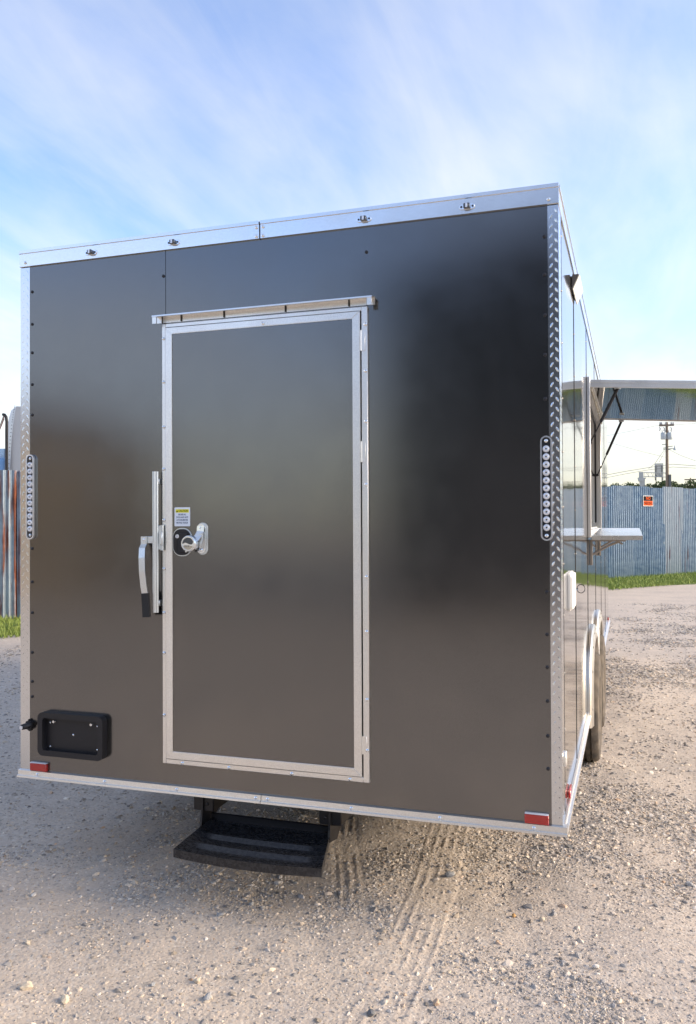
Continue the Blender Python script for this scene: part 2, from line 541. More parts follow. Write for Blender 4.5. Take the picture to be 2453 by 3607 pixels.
# ------------------------------------------------------------------ the trailer
W2, LEN, ZB, ZT = 1.22, 7.10, .40, 2.84
trailer = thing('food_trailer', 'charcoal concession trailer with a closed rear door and raised serving hatch', 'trailer')
T = trailer
SCREW_D = lathe_mesh('screw_dark', [(.0072, 0), (.0068, -.003), (.0035, -.0055), (.0008, -.006)], 'y', mat('dark_screw', (.035, .035, .04), .35, .5), 10)
SCREW_S = lathe_mesh('screw_silver', [(.0075, 0), (.007, -.003), (.0035, -.0055), (.0008, -.006)], 'y', CHROME, 10)
SCREW_X = lathe_mesh('screw_side', [(.0075, 0), (.007, .003), (.0035, .0055), (.0008, .006)], 'x', mat('dull_screw', (.30, .29, .27), .5, .6), 10)
def screw(x, z, parent, y=0., me=None):
    return inst('screw', me or SCREW_S, (x, y, z), parent, (0, rng.uniform(0, 3), 0))

# inner shell (closed body behind the sheets), with the window opening left open
WY0, WY1, WZ0, WZ1 = 2.21, 4.15, 1.50, 2.42
boxes('inner_shell', [
    (-1.205, 1.205, .012, .05, .43, 2.80), (-1.205, 1.205, 7.04, 7.08, .43, 2.80), (-1.205, -1.17, .05, 7.04, .43, 2.80),
    (1.17, 1.205, .05, WY0, .43, 2.80), (1.17, 1.205, WY1, 7.04, .43, 2.80),
    (1.17, 1.205, WY0, WY1, .845, WZ0), (1.17, 1.205, WY0, WY1, WZ1, 2.80),
    (1.17, 1.205, WY0, 2.02 + .2, .43, .9), (1.17, 1.205, 4.05, WY1, .43, .9)], DARK, T)
boxes('interior_wall', [(-1.165, -1.15, .06, 7.03, .46, 2.76), (-1.14, 1.14, .052, .06, .46, 2.76), (-1.14, 1.14, 7.0, 7.03, .46, 2.76)], LINER, T)
box('floor_panel', -1.2, 1.2, .02, 7.06, .405, .43, UNDER, T)
box('roof', -1.215, 1.215, .004, 7.09, 2.802, 2.838, ALU, T, .004)

# rear sheets
def rear_sheet(x0, x1, z0, z1, y=-.003):
    return box('rear_panel', x0, x1, y, .010, z0, z1, CHAR, T)
rear_sheet(-1.176, -.4565, .428, 2.767)
rear_sheet(-.4540, .4584, 2.425, 2.767)
rear_sheet(.4587, 1.188, .428, 2.767)
rear_sheet(-.4562, .4584, .428, .545)
for z in (2.649, 2.498, 2.365, 2.217, 2.075, 1.455, 1.30, 1.158, .974, .84, .77):
    screw(-1.160, z, T, -.003, SCREW_D)
for z in (2.649, 2.505, 2.351, 2.201, 2.034, 1.305, 1.145, 1.022, .895, .764, .641):
    screw(1.172, z, T, -.003, SCREW_D)
screw(-.466, 2.656, T, -.003, SCREW_D); screw(.468, 2.664, T, -.003, SCREW_D)

# other walls
box('front_wall', -1.215, 1.215, 7.081, 7.095, .43, 2.80, SIDE, T)
box('left_wall', -1.221, -1.206, .13, 7.08, .43, 2.767, SIDE, T)
seams = [.125, .93, 2.15, 3.37, 4.59, 5.81, 7.09]
ZS0, ZS1 = .428, 2.767
for a, b_ in zip(seams, seams[1:]):
    y0, y1 = a + .0018, b_ - .0018
    cuts = sorted({y0, y1, *[v for v in (WY0, WY1, 2.04, 4.05) if y0 < v < y1]})
    lst = []
    for c0, c1_ in zip(cuts, cuts[1:]):
        mid = (c0 + c1_) / 2
        zz = [(ZS0, ZS1)]
        if 2.04 < mid < 4.05:
            zz = [(.825, ZS1)]
        if WY0 < mid < WY1:
            zz = [(zz[0][0], WZ0), (WZ1, ZS1)]
        for z0, z1 in zz:
            lst.append((1.206, 1.2215, c0, c1_, z0, z1))
    boxes('side_panel', lst, SIDE, T)
for s in seams[1:-1]:
    for z0, z1 in (((WZ1 + .05, 2.764), (.90, WZ0 - .04)) if WY0 < s < WY1 else ((.434, 2.764),)):
        box('seam_trim', 1.2218, 1.2235, s - .003, s + .004, z0, z1, DARK, T)
box('seam_trim', 1.2247, 1.2254, .121, .128, .434, 2.764, DARK, T)
for s in seams[:-1]:
    for k in range(11):
        z = .56 + k * .213 + rng.uniform(-.01, .01)
        y = s + (.012 if s > .2 else -.01)
        if WY0 - .05 < y < WY1 + .05 and WZ0 - .1 < z < WZ1 + .05:
            continue
        if 2.0 < y < 4.1 and z < 1.0:
            continue
        inst('screw', SCREW_X, (1.2215 if s > .2 else 1.2247, y, z), T, (0, 0, 0), (.7, .6, .6))

# corner trims of tread plate, lozenges raised
def lozenge_strip(parent, place, length, width, cols):
    bm = bmesh.new()
    k = 0; pitch = .0375
    n = int(length / pitch)
    for i in range(n + 1):
        for ci, (u, lean, off) in enumerate(cols):
            v = i * pitch + off * pitch
            if v < .012 or v > length - .012:
                continue
            hl, hw = .0115, .0042
            ca, sa = math.cos(lean), math.sin(lean)
            base = []
            for a_, b__ in ((-hl, 0), (-hl * .45, -hw), (hl * .45, -hw), (hl, 0), (hl * .45, hw), (-hl * .45, hw)):
                uu, vv = u + a_ * ca - b__ * sa, v + a_ * sa + b__ * ca
                uu = min(max(uu, .0008), width - .0008)
                base.append(bm.verts.new(place(uu, vv, 0)))
            top = []
            for a_ in (-hl * .45, hl * .45):
                uu, vv = u + a_ * ca, v + a_ * sa
                uu = min(max(uu, .001), width - .001)
                top.append(bm.verts.new(place(uu, vv, .0009)))
            A_, B_ = top
            for f in ((base[0], base[1], A_), (base[1], base[2], B_, A_), (base[2], base[3], B_), (base[3], base[4], B_), (base[4], base[5], A_, B_), (base[5], base[0], A_)):
                bm.faces.new(f)
    o = bm_obj('tread_pattern', bm, PLATE, parent)
    o['kind'] = 'stuff'
    return o
COLS = [(.012, R(62), 0.0), (.031, R(118), .5)]
ct = boxes('corner_trim', [(1.1845, 1.2245, -.0045, -.0030, .432, 2.764), (1.2220, 1.2245, -.0030, .125, .432, 2.764)], PLATE, T)
lozenge_strip(ct, lambda u, v, h: (1.1850 + u, -.0045 - h, .436 + v), 2.325, .0385, COLS)
lozenge_strip(ct, lambda u, v, h: (1.2245 + h, u, .436 + v), 2.325, .12, [(.02, R(62), .2), (.045, R(118), .7), (.07, R(62), .2), (.095, R(118), .7)])
ct = boxes('corner_trim', [(-1.2245, -1.1725, -.0045, -.0030, .432, 2.764), (-1.2245, -1.2220, -.0030, .125, .432, 2.764)], PLATE, T)
lozenge_strip(ct, lambda u, v, h: (-1.2240 + u, -.0045 - h * .45, .436 + v), 2.325, .050, [(.014, R(62), 0.), (.038, R(118), .5)])

# top rail in two lengths, with lip, joint screws and four clearance lamps
for x0, x1 in ((-1.223, -.0015), (.0045, 1.227)):
    bm = bmesh.new()
    prof = [(-.004, 2.766), (-.014, 2.768), (-.0145, 2.826), (-.019, 2.828), (-.019, 2.842), (.004, 2.8445), (.004, 2.766)]
    add_prism(bm, prof, 'x', x0, x1)
    rl = bm_obj('top_rail', bm, ALU, T)
    e = -.014 if x0 < -1 else .017
    for z in (2.778, 2.815):
        screw(x1 - .012 if x0 < -1 else x0 + .012, z, rl, -.0143)
    screw(-1.19 if x0 < -1 else 1.19, 2.785, rl, -.0143)
box('joint_strip', -.0014, .0044, -.0125, .003, 2.768, 2.84, DARK, T)
for x in (-.830, -.409, .462, .881):
    lb = prism('clearance_lamp', rrect(x, 2.794, .062, .021, .0103), 'y', -.0142, -.0185, CHROME, T, .0015)
    box('lamp_housing', x - .0125, x + .0125, -.034, -.0184, 2.784, 2.804, mat('smoked_lens', (.05, .055, .06), .15, .3, .5, 1.0), lb, .003)
    box('lamp_lens', x - .004, x + .004, -.0355, -.0339, 2.786, 2.802, LENS, lb, .0005)
    for s in (-1, 1):
        inst('screw', SCREW_D, (x + s * .022, -.0184, 2.794), lb, (0, 0, 0), (.6, .6, .6))

# bottom rail in two lengths
for x0, x1 in ((-1.228, -.0012), (.0012, 1.242)):
    prof = [(-.004, .433), (-.016, .431), (-.018, .410), (-.026, .4085), (-.027, .400), (.02, .400), (.02, .433)]
    rl = prism('bottom_rail', prof, 'x', x0, x1, SATIN, T, smooth=False)
    for x in ((-1.12, -.76, -.397, -.024) if x0 < -1 else (.030, .397, .76, 1.12)):
        screw(x, .4185, rl, -.0172)
# side rails
for s in (1, -1):
    for y0, y1 in (((0.021, 1.985), (4.085, 7.1)) if s > 0 else ((0.021, 7.1),)):
        prof = [(1.2225, .431), (1.231, .430), (1.233, .411), (1.242, .409), (1.2425, .400), (1.2, .400), (1.2, .427), (1.2225, .427)]
        prism('side_bottom_rail', [(s * (a if s > 0 else a - .0145), z) for a, z in prof], 'y', y0, y1, SATIN, T, smooth=False)
    prof = [(1.2225, 2.766), (1.2262, 2.767), (1.2265, 2.826), (1.231, 2.828), (1.231, 2.842), (1.2225, 2.842)]
    prism('side_top_rail', [(s * (a if s > 0 else a - .0085), z) for a, z in prof], 'y', .0045, 7.1, ALU, T, smooth=False)

# tail light strips
LED = lathe_mesh('led_lens', [(.0138, 0), (.0138, -.004), (.0118, -.0078), (.0065, -.0098), (.0038, -.0088), (.001, -.0088)], 'y', LENS, 18)
HUB = lathe_mesh('led_hub', [(.0030, 0), (.0026, -.002), (.0008, -.0024)], 'y', LENSHUB, 10)
for sx, xc, z0, z1 in ((1, 1.1745, 1.499, 1.892), (-1, -1.163, 1.499, 1.890)):
    zc, hh = (z0 + z1) / 2, z1 - z0
    base = prism('tail_light', rrect(xc, zc, .035, hh - .006, .0174, 7), 'y', -.0046, -.0125, mat('smoked_base', (.06, .062, .068), .25, .5), T)
    ring_prism('bezel', rrect(xc, zc, .043, hh + .002, .0214, 7), rrect(xc, zc, .032, hh - .009, .0159, 7), 'y', -.0046, -.018, mat('bezel_chrome', (.86, .89, .93), .28, .9), base)
    for k in range(11):
        z = zc + (k - 5) * .0296
        le = inst('led_lens', LED, (xc, -.0124, z), base)
        inst('led_hub', HUB, (xc, -.0208, z), base)
    for s in (-1, 1):
        inst('screw', SCREW_S, (xc, -.0124, zc + s * (hh / 2 - .018)), base)

# red reflectors
for xc in (-1.117, 1.130):
    r = box('red_reflector', xc - .045, xc + .045, -.0195, -.0035, .433, .4685, REDL, T, .0025)
    box('reflector_cap', xc - .044, xc + .044, -.020, -.0036, .4688, .4725, mat('pale_plastic', (.7, .72, .78), .3), r, .001)
for y, z in ((.36, .452), (6.9, .452)):
    r = box('side_marker', 1.2222, 1.2325, y - .05, y + .05, z - .016, z + .016, REDL, T, .003)
# license plate holder
px, pz, pw, ph = -.930, .612, .345, .196
pl = prism('plate_holder', rrect(px, pz, pw - .01, ph - .01, .022), 'y', -.0031, -.010, BLACK, T)
ring_prism('holder_rim', rrect(px, pz, pw, ph, .026), rrect(px, pz, pw - .05, ph - .05, .012), 'y', -.0032, -.040, BLACK, pl)
for dx, dz, me in ((-.125, .048, SCREW_S), (-.10, .055, SCREW_S), (.10, .055, SCREW_S), (.128, .048, SCREW_S), (0, 0, SCREW_S), (-.125, -.062, SCREW_S), (.128, -.058, SCREW_S), (0, -.078, SCREW_D)):
    screw(px + dx, pz + dz, pl, -.0101, me).scale = (.7, .7, .7)
for dx in (-.10, .10):
    prism('clip', circle(px + dx, pz + .055, .006, 8), 'y', -.0155, -.022, CHROME, pl)
# plate lamp at the left edge
lp = prism('plate_lamp', rrect(-1.168, .640, .034, .040, .01), 'y', -.0046, -.02, BLACK, T)
tube('lamp_arm', [(-1.160, -.016, .642), (-1.170, -.035, .640), (-1.186, -.046, .636)], [.014, .014, .0125], BLACK, lp, 10)
prism('lamp_lens', rrect(-1.180, .637, .014, .015, .004), 'y', -.054, -.0575, LENS, lp)
for dz in (.021, -.021):
    ring_prism('mount_ear', circle(-1.17, .640 + dz, .0075, 10), circle(-1.17, .640 + dz, .004, 10), 'y', -.0046, -.012, BLACK, lp)

# rear door: jamb, leaf, trim, hinges
DX0, DX1, DZ0, DZ1 = -.467, .474, .526, 2.441
def frame_boxes(x0, x1, z0, z1, wl_, wr_, wb_, wt_, y0, y1):
    return [(x0, x0 + wl_, y0, y1, z0, z1), (x1 - wr_, x1, y0, y1, z0, z1), (x0 + wl_, x1 - wr_, y0, y1, z0, z0 + wb_), (x0 + wl_, x1 - wr_, y0, y1, z1 - wt_, z1)]
jamb = boxes('door_jamb', frame_boxes(DX0, DX1, DZ0, DZ1, .0175, .026, .0205, .016, -.016, -.0002), SATIN, T, .0015)
for z in (2.3775, 2.187, 1.99, 1.806, 1.583, 1.371, 1.18, 1.005, .735):
    screw(DX0 + .009, z, jamb, -.0162)
for z in (2.368, 2.180, 1.976, 1.722, 1.351, 1.131, .859, .656):
    screw(DX1 - .008, z, jamb, -.0162)
for x in (-.369, -.148, .139, .392):
    screw(x, .534, jamb, -.0162)
door = boxes('door', [(-.4455, .4445, -.0155, -.004, .5500, 2.4215)], DARK, T)
tr = [(-.4455, .4445, .5500, 2.4215), (-.413, .412, .5830, 2.3930)]
(ax0, ax1, az0, az1), (bx0, bx1, bz0, bz1) = tr
for poly in ([(ax0, az0), (ax1, az0), (bx1, bz0), (bx0, bz0)], [(ax1, az0), (ax1, az1), (bx1, bz1), (bx1, bz0)],
             [(ax1, az1), (ax0, az1), (bx0, bz1), (bx1, bz1)], [(ax0, az1), (ax0, az0), (bx0, bz0), (bx0, bz1)]):
    bm = bmesh.new(); add_prism(bm, poly, 'y', -.0156, -.025)
    es = [e for e in bm.edges if all(abs(v.co.y + .025) < 1e-6 for v in e.verts)]
    bmesh.ops.bevel(bm, geom=es, offset=.0022, segments=2, affect='EDGES')
    bm_obj('door_trim', bm, SATIN, door, True)
box('door_panel', bx0 + .0006, bx1 - .0006, -.0195, -.0157, bz0 + .0006, bz1 - .0006, CHAR, door)
for z0, z1 in ((2.262, 2.345), (1.812, 1.897), (.640, .712)):
    h = box('hinge', .4485, .4640, -.0180, -.0162, z0, z1, SATIN, T, .0006)
    tube('hinge_pin', [(.4472, -.0190, z0), (.4472, -.0190, z1)], .0032, SATIN, h, 8)
screw(0.02, 2.405, door, -.0252)

# drip edge over the door
prof = [(-.0034, 2.482), (-.050, 2.474), (-.0505, 2.468), (-.0475, 2.4665), (-.0465, 2.4705), (-.0065, 2.476), (-.0065, 2.448), (-.0034, 2.448)]
drip = prism('drip_edge', prof, 'x', -.497, .503, SATIN, T, smooth=False)
for x0, x1 in ((-.4965, -.4765), (.481, .502)):
    box('drip_end_tab', x0, x1, -.0480, -.0465, 2.438, 2.4685, SATIN, drip, .0004)
for x in (-.375, -.169, .115, .394):
    box('drip_clip', x - .0035, x + .0035, -.011, -.0067, 2.449, 2.4755, mat('dark_clip', (.05, .048, .045), .4, .6), drip, .001)
for x in (-.470, .470):
    box('drip_seam', x - .002, x + .002, -.0085, -.0066, 2.4475, 2.476, DARK, drip)

# lock bar beside the door
SHX = .018
bar = tube('lock_bar', [(-.5095, -.040, 1.182), (-.5095, -.040, 1.795)], .0085, STEEL, T, 14)
tube('bar_tube', [(-.4985, -.037, 1.182), (-.4985, -.037, 1.795)], .0075, STEEL, bar, 14)
box('lever_plate', -.578, -.515, -.033, -.0285, 1.482, 1.513, STEEL, bar, .002)
inst('rivet', SCREW_S, (-.562, -.0332, 1.499), bar, (0, 0, 0), (1.1, 1.4, 1.1))
bm = bmesh.new()
pth = [(-.5635, -.036, 1.512), (-.5635, -.0365, 1.478), (-.5625, -.052, 1.462), (-.5610, -.058, 1.42), (-.5580, -.060, 1.36), (-.5530, -.057, 1.30), (-.5480, -.054, 1.262)]
def add_strap(bm, path, w, t, mi=0):
    rings = []
    for i, p in enumerate(path):
        p = Vector(p); q = Vector(path[min(i + 1, len(path) - 1)]); p_ = Vector(path[max(i - 1, 0)])
        tn = (q - p_).normalized(); sd = Vector((1, 0, 0)); sd = (sd - tn * sd.dot(tn)).normalized(); nn = tn.cross(sd)
        rings.append([bm.verts.new(p + sd * a + nn * c_) for a, c_ in ((-w / 2, -t / 2), (w / 2, -t / 2), (w / 2, t / 2), (-w / 2, t / 2))])
    for r0, r1 in zip(rings, rings[1:]):
        for k in range(4):
            bm.faces.new((r0[k], r0[(k + 1) % 4], r1[(k + 1) % 4], r1[k])).material_index = mi
    bm.faces.new(rings[0]); bm.faces.new(rings[-1])
add_strap(bm, pth, .030, .005)
bm_obj('lever', bm, STEEL, bar)
bm = bmesh.new()
add_strap(bm, [(-.5465, -.0545, 1.266), (-.5425, -.054, 1.215), (-.5395, -.0545, 1.163)], .035, .012)
bm_obj('lever_grip', bm, RUBBER, bar)
for z0, z1, r in ((1.452, 1.473, .0085), (1.475, 1.535, .0085), (1.537, 1.562, .0085)):
    tube('hinge_knuckle', [(-.4765, -.030, z0), (-.4765, -.030, z1)], r, STEEL, bar, 12)
box('hinge_leaf', -.4935, -.4805, -.036, -.0035, 1.455, 1.560, STEEL, bar, .002)
for z in (1.50,):
    box('keeper', -.4835, -.4690, -.045, -.0395, 1.478, 1.532, STEEL, bar, .002)
for z in (1.222, 1.752):
    box('bar_bracket', -.512, -.492, -.032, -.0035, z - .012, z + .012, STEEL, bar, .002)

for o_ in [bar]:
    o_.location.x += SHX

# caution sticker
st = prism('caution_sticker', rrect(-.366, 1.5975, .076, .082, .003, 3), 'y', -.0196, -.0202, STICK, T, smooth=False)
box('sticker_band', -.398, -.334, -.0206, -.0203, 1.6155, 1.6300, YELLOW, st)
prism('warning_triangle', [(-.3955, 1.6175), (-.3865, 1.6175), (-.391, 1.6265)], 'y', -.0207, -.0209, SIGNBLK, st, smooth=False)
RX = (R(90), 0, 0)
text_obj('sticker_word', 'CAUTION', .0125, SIGNBLK, st, (-.3605, -.0208, 1.6227), RX, sx=.82, bold=.0002, extrude=.0001)
for k, t in enumerate(('SECURE ALL', 'DOOR AND GATE', 'LATCHES BEFORE', 'MOVING TRAILER')):
    text_obj('sticker_line', t, .0098, INK, st, (-.366, -.0205, 1.6068 - k * .0118), RX, sx=.72, bold=.0002, extrude=.0001)

# flush black latch
la = prism('door_latch', rrect(-.3655, 1.488, .092, .122, .040, 8), 'y', -.0196, -.0225, STEEL, door, .001)
prism('latch_plate', rrect(-.3655, 1.488, .084, .114, .036, 8), 'y', -.0226, -.029, BLACK, la, .003) if False else None
lt = prism('latch_cup', rrect(-.3655, 1.488, .083, .113, .036, 8), 'y', -.0226, -.0285, BLACK, door, .002)
box('paddle', -.377, -.336, -.034, -.0288, 1.443, 1.528, BLACK, door, .003)
box('paddle_slot', -.396, -.387, -.0300, -.0287, 1.448, 1.528, DARK, door)
prism('key_cylinder', circle(-.384, 1.513, .0085, 14), 'y', -.0288, -.0345, SIGNWHT, door, .001)
box('key_slot', -.3848, -.3832, -.0350, -.0347, 1.508, 1.518, DARK, door)
# hasp on the door
hp = prism('hasp', rrect(-.2665, 1.503, .052, .138, .025, 8), 'y', -.0196, -.0235, STEEL, door, .001)
prism('hasp_plate', rrect(-.271, 1.503, .042, .128, .0205, 8), 'y', -.0236, -.0285, CHROME, door, .001)
for z in (1.550, 1.455):
    inst('rivet', SCREW_S, (-.271, -.0286, z), door, (0, 0, 0), (1.25, 1.3, 1.25))
bm = bmesh.new()
arm = [(-.270, -.033, 1.557), (-.270, -.034, 1.535), (-.273, -.046, 1.518), (-.280, -.056, 1.503), (-.290, -.060, 1.492)]
add_strap(bm, arm, .033, .004)
bm_obj('hasp_arm', bm, CHROME, door)
bm = bmesh.new()
add_prism(bm, [(-.286, 1.512), (-.252, 1.530), (-.250, 1.505), (-.264, 1.462), (-.276, 1.470)], 'y', -.029, -.048)
bm_obj('hasp_staple', bm, STEEL, door)

# round puck padlock (hangs in the hasp: a thing of its own)
pk = thing('padlock', 'round chrome disc padlock hanging in the door hasp', 'padlock', (-.305, -.052, 1.483))
pk.scale = (1.1, 1.1, 1.1)
prism('padlock_body', circle(0, 0, .0315, 28), 'y', 0, -.026, CHROME, pk, .004)
ring_prism('body_rim', circle(0, 0, .0285, 28), circle(0, 0, .0245, 28), 'y', -.0262, -.0278, CHROME, pk)
# dark recessed crescent in the upper half and the engraved lower half
cres = [(.0235 * math.cos(R(a)), .0235 * math.sin(R(a))) for a in range(15, 186, 12)]
inn = [(-.0235 + .047 * k / 8, .0035 * math.sin(2 * math.pi * k / 8)) for k in range(1, 8)]
prism('upper_recess', cres + inn, 'y', -.0262, -.0267, mat('padlock_recess', (.10, .11, .12), .3, .8), pk, smooth=False)
low = [(.0225 * math.cos(R(a)), .0225 * math.sin(R(a)) - .001) for a in range(195, 346, 12)]
prism('engraved_plate', low, 'y', -.0262, -.0268, mat('padlock_plate', (.50, .46, .38), .35, 1.0), pk, smooth=False)
for x in (-.012, -.004, .004):
    box('engraving', x - .0012, x + .0012, -.0272, -.0269, -.0135, -.006, mat('padlock_recess'), pk)
bm = bmesh.new()
add_tube(bm, [(.030, -.013, -.002), (.016, -.020, .010), (.004, -.021, .011)], .0045, 10)
bm_obj('shackle', bm, CHROME, pk, True)
prism('shackle_hole', circle(.012, .009, .0095, 16), 'y', -.0268, -.0274, mat('padlock_recess'), pk)
prism('cover_pin', circle(-.016, -.0305, .004, 10), 'y', -.005, -.013, CHROME, pk)

# fold-out step
step = bmesh.new()
nseg = 14
def step_front(u):  # u -1..1
    return -.205 - .030 * (1 - u * u)
zt = .232
sx_f, sx_b, xo_f, xo_b = .322, .285, .016, -.045
def sp(u, v, z):  # v 0 front..1 back
    y = step_front(u) * (1 - v) + .175 * v
    return (xo_f * (1 - v) + xo_b * v + u * (sx_f * (1 - v) + sx_b * v), y, z)
def add_grid(bm, us, vs_, zf):
    g = [[bm.verts.new(sp(u, v, zf(u, v))) for v in vs_] for u in us]
    for i in range(len(us) - 1):
        for j in range(len(vs_) - 1):
            bm.faces.new((g[i][j], g[i + 1][j], g[i + 1][j + 1], g[i][j + 1]))
us = [-1 + 2 * k / nseg for k in range(nseg + 1)]
vs_ = [0, .03, .06, .09, .12, .28, .32, .36, .40, .56, .60, .64, .68, .84, .90, .95, 1.0]
def zfun(u, v):
    e = min(1, (1 - abs(u)) / .06)
    rib = 0.
    if abs(u) < .88:
        rib = -.016 if (.12 < v < .30 or .38 < v < .58 or .66 < v < .86) else .0
    edge = .010 if (abs(u) > .90 or v < .05) else 0
    return zt + rib + edge
add_grid(step, us, vs_, zfun)
for u0, u1 in zip(us, us[1:]):   # front lip
    step.faces.new([step.verts.new(p) for p in (sp(u0, 0, zt + .010), sp(u1, 0, zt + .010), sp(u1, 0, zt - .024), sp(u0, 0, zt - .024))])
    step.faces.new([step.verts.new(p) for p in (sp(u0, 0, zt - .024), sp(u1, 0, zt - .024), sp(u1, .12, zt - .024), sp(u0, .12, zt - .024))])
for u in (-1, 1):
    step.faces.new([step.verts.new(p) for p in (sp(u, 0, zt + .010), sp(u, 1, zt + .010), sp(u, 1, zt - .024), sp(u, 0, zt - .024))])
bmesh.ops.remove_doubles(step, verts=step.verts[:], dist=.0004)
STEPM = mat('step_black_paint', (.03, .032, .036), .34)
N, L, b = nodes(STEPM)
c = coords(N, L, (1, 2, 1)); n1 = nz(N, 45, 6, .7); L.new(c, n1.inputs['Vector'])
L.new(mixc(N, L, maprange(N, L, n1.outputs['Fac'], .42, .72, 0, .5), (.014, .015, .018), (.075, .073, .072)), b.inputs['Base Color'])
L.new(maprange(N, L, n1.outputs['Fac'], .3, .7, .16, .38), b.inputs['Roughness'])
es = bm_obj('entry_step', step, STEPM, T, True)
for s in (-1, 1):
    x = -.045 + s * .30
    poly = [(.10, .222), (.11, .27), (.12, .398), (.36, .398), (.36, .33), (.26, .25), (.20, .205)]
    prism('step_arm', poly, 'x', x - s * .003, x + s * .006, BLKSTEEL, es, smooth=False)
    box('step_bracket', x - .05 - .0 * s, x + .05, .125, .34, .285, .398, BLKSTEEL, es, .004)
    inst('step_bolt', SCREW_D, (x - s * .02, .124, .318), es)
bm = bmesh.new(); add_box(bm, -.335, .245, .176, .190, .205, .262, .003)
bm_obj('step_riser', bm, BLKSTEEL, es)

# chassis, axles, wheels
for s in (-1, 1):
    boxes('frame_rail', [(s * .72 - .04, s * .72 + .04, 1.15, 7.0, .392, .400), (s * .72 - .04, s * .72 + .04, 1.15, 7.0, .275, .285), (s * .72 - .008, s * .72 + .008, 1.15, 7.0, .285, .392)], UNDER, T)
for y in (1.1, 1.85, 4.4, 5.2, 6.0, 6.8):
    box('cross_member', -1.18, 1.18, y - .025, y + .025, .33, .403, UNDER, T)
box('added_shade_block', -.66, .66, .95, 2.0, .14, .39, UNDER, T, .03, 2)  # unseen block added under the floor to shade the ground by the step
AXLES = (2.55, 3.50)
RT = .355
prof = []
half = .105
def add_prof(r, x):
    prof.append((r, x))
add_prof(.20, -half * .82); add_prof(.235, -half * 1.0); add_prof(.29, -half * 1.03); add_prof(.335, -half * .98); add_prof(.348, -half * .86)
for g in (-.055, -.018, .018, .055):
    add_prof(RT, g - .007); add_prof(RT - .009, g - .005); add_prof(RT - .009, g + .005); add_prof(RT, g + .007)
add_prof(.348, half * .86); add_prof(.335, half * .98); add_prof(.29, half * 1.03); add_prof(.235, half * 1.0); add_prof(.20, half * .82)
TYREM = mat('dusty_tyre', (.05, .047, .043), .85)
N, L, b = nodes(TYREM)
c = coords(N, L); n1 = nz(N, 9, 5, .6); L.new(c, n1.inputs['Vector'])
L.new(mixc(N, L, maprange(N, L, n1.outputs['Fac'], .35, .7, .1, .75), (.030, .029, .028), (.20, .165, .125)), b.inputs['Base Color'])
def tyre_mesh():
    n = 96; V, Fc = [], []
    for i, (r, x) in enumerate(prof):
        for k in range(n):
            a = 2 * math.pi * k / n
            rr = r
            if .330 < r < .350 and (k // 2) % 2 == 0:
                rr = r - .007
            if r > .352 and abs(x) > .055 and (k // 2) % 2 == 0 and k % 2 == 0:
                rr = r - .005
            V.append((x, rr * math.cos(a), rr * math.sin(a)))
    for i in range(len(prof) - 1):
        for k in range(n):
            j = (k + 1) % n
            Fc.append((i * n + k, (i + 1) * n + k, (i + 1) * n + j, i * n + j))
    me = mesh_data('tyre', V, Fc, TYREM, True)
    me.set_sharp_from_angle(angle=R(32))
    return me
TY = tyre_mesh()
RIM = lathe_mesh('rim', [(.215, -.085), (.205, -.05), (.195, .04), (.17, .05), (.15, .035), (.09, .045), (.06, .055), (.03, .075), (.002, .078)], 'x', STEEL, 32)
for s in (1, -1):
    for y in AXLES:
        wh = inst('wheel', RIM, (s * 1.170, y, .352), T, (0, 0, 0 if s > 0 else math.pi))
        ty = inst('tyre', TY, (0, 0, 0), wh)
        for k in range(6):
            a = 2 * math.pi * k / 6
            inst('lug_nut', SCREW_X, (.047, .11 * math.cos(a), .11 * math.sin(a)), wh, (0, 0, 0), (2.2, 1.3, 1.3))
for y in AXLES:
    tube('axle', [(-1.05, y, .352), (1.05, y, .352)], .04, UNDER, T, 10)

# wheel wells and double-arch fender
boxes('wheel_well', [(.98, 1.20, 2.03, 4.06, .81, .84), (.95, .98, 2.03, 4.06, .43, .84), (.98, 1.20, 2.02, 2.03, .43, .81), (.98, 1.20, 4.06, 4.07, .43, .81)], UNDER, T)
def smooth_path(pts, n=6):
    out = []
    P = [Vector((*p, 0)) for p in pts]
    for i in range(len(P) - 1):
        p0, p1, p2, p3 = P[max(i - 1, 0)], P[i], P[i + 1], P[min(i + 2, len(P) - 1)]
        for k in range(n):
            t = k / n
            q = .5 * ((2 * p1) + (-p0 + p2) * t + (2 * p0 - 5 * p1 + 4 * p2 - p3) * t * t + (-p0 + 3 * p1 - 3 * p2 + p3) * t ** 3)
            out.append((q.x, q.y))
    out.append(pts[-1])
    return out
half_arch = [(1.985, .335), (2.0, .58), (2.08, .76), (2.27, .860), (2.55, .885), (2.80, .855), (2.94, .76), (3.025, .60)]
outer = smooth_path(half_arch)
inner_h = [(2.085, .335), (2.095, .55), (2.17, .69), (2.32, .775), (2.55, .797), (2.76, .775), (2.90, .68), (3.025, .52)]
inner = smooth_path(inner_h)
mir = lambda P: [(6.05 - y, z) for y, z in reversed(P[:-1])]
outer += mir(outer); inner += mir(inner)
bm = bmesh.new(); rows = []
for (oy, oz), (iy, iz) in zip(outer, inner):
    def lerp(t, x):
        return bm.verts.new((x, oy + (iy - oy) * t, oz + (iz - oz) * t))
    rows.append([lerp(0, 1.2222), lerp(.02, 1.236), lerp(.14, 1.246), lerp(.30, 1.2490), lerp(.38, 1.2460), lerp(.46, 1.2500), lerp(.75, 1.2565), lerp(.95, 1.2555), lerp(1, 1.250), lerp(1.0, 1.20)])
for r0, r1 in zip(rows, rows[1:]):
    for k in range(len(r0) - 1):
        bm.faces.new((r0[k], r0[k + 1], r1[k + 1], r1[k]))
bm.faces.new(rows[0]); bm.faces.new(rows[-1])
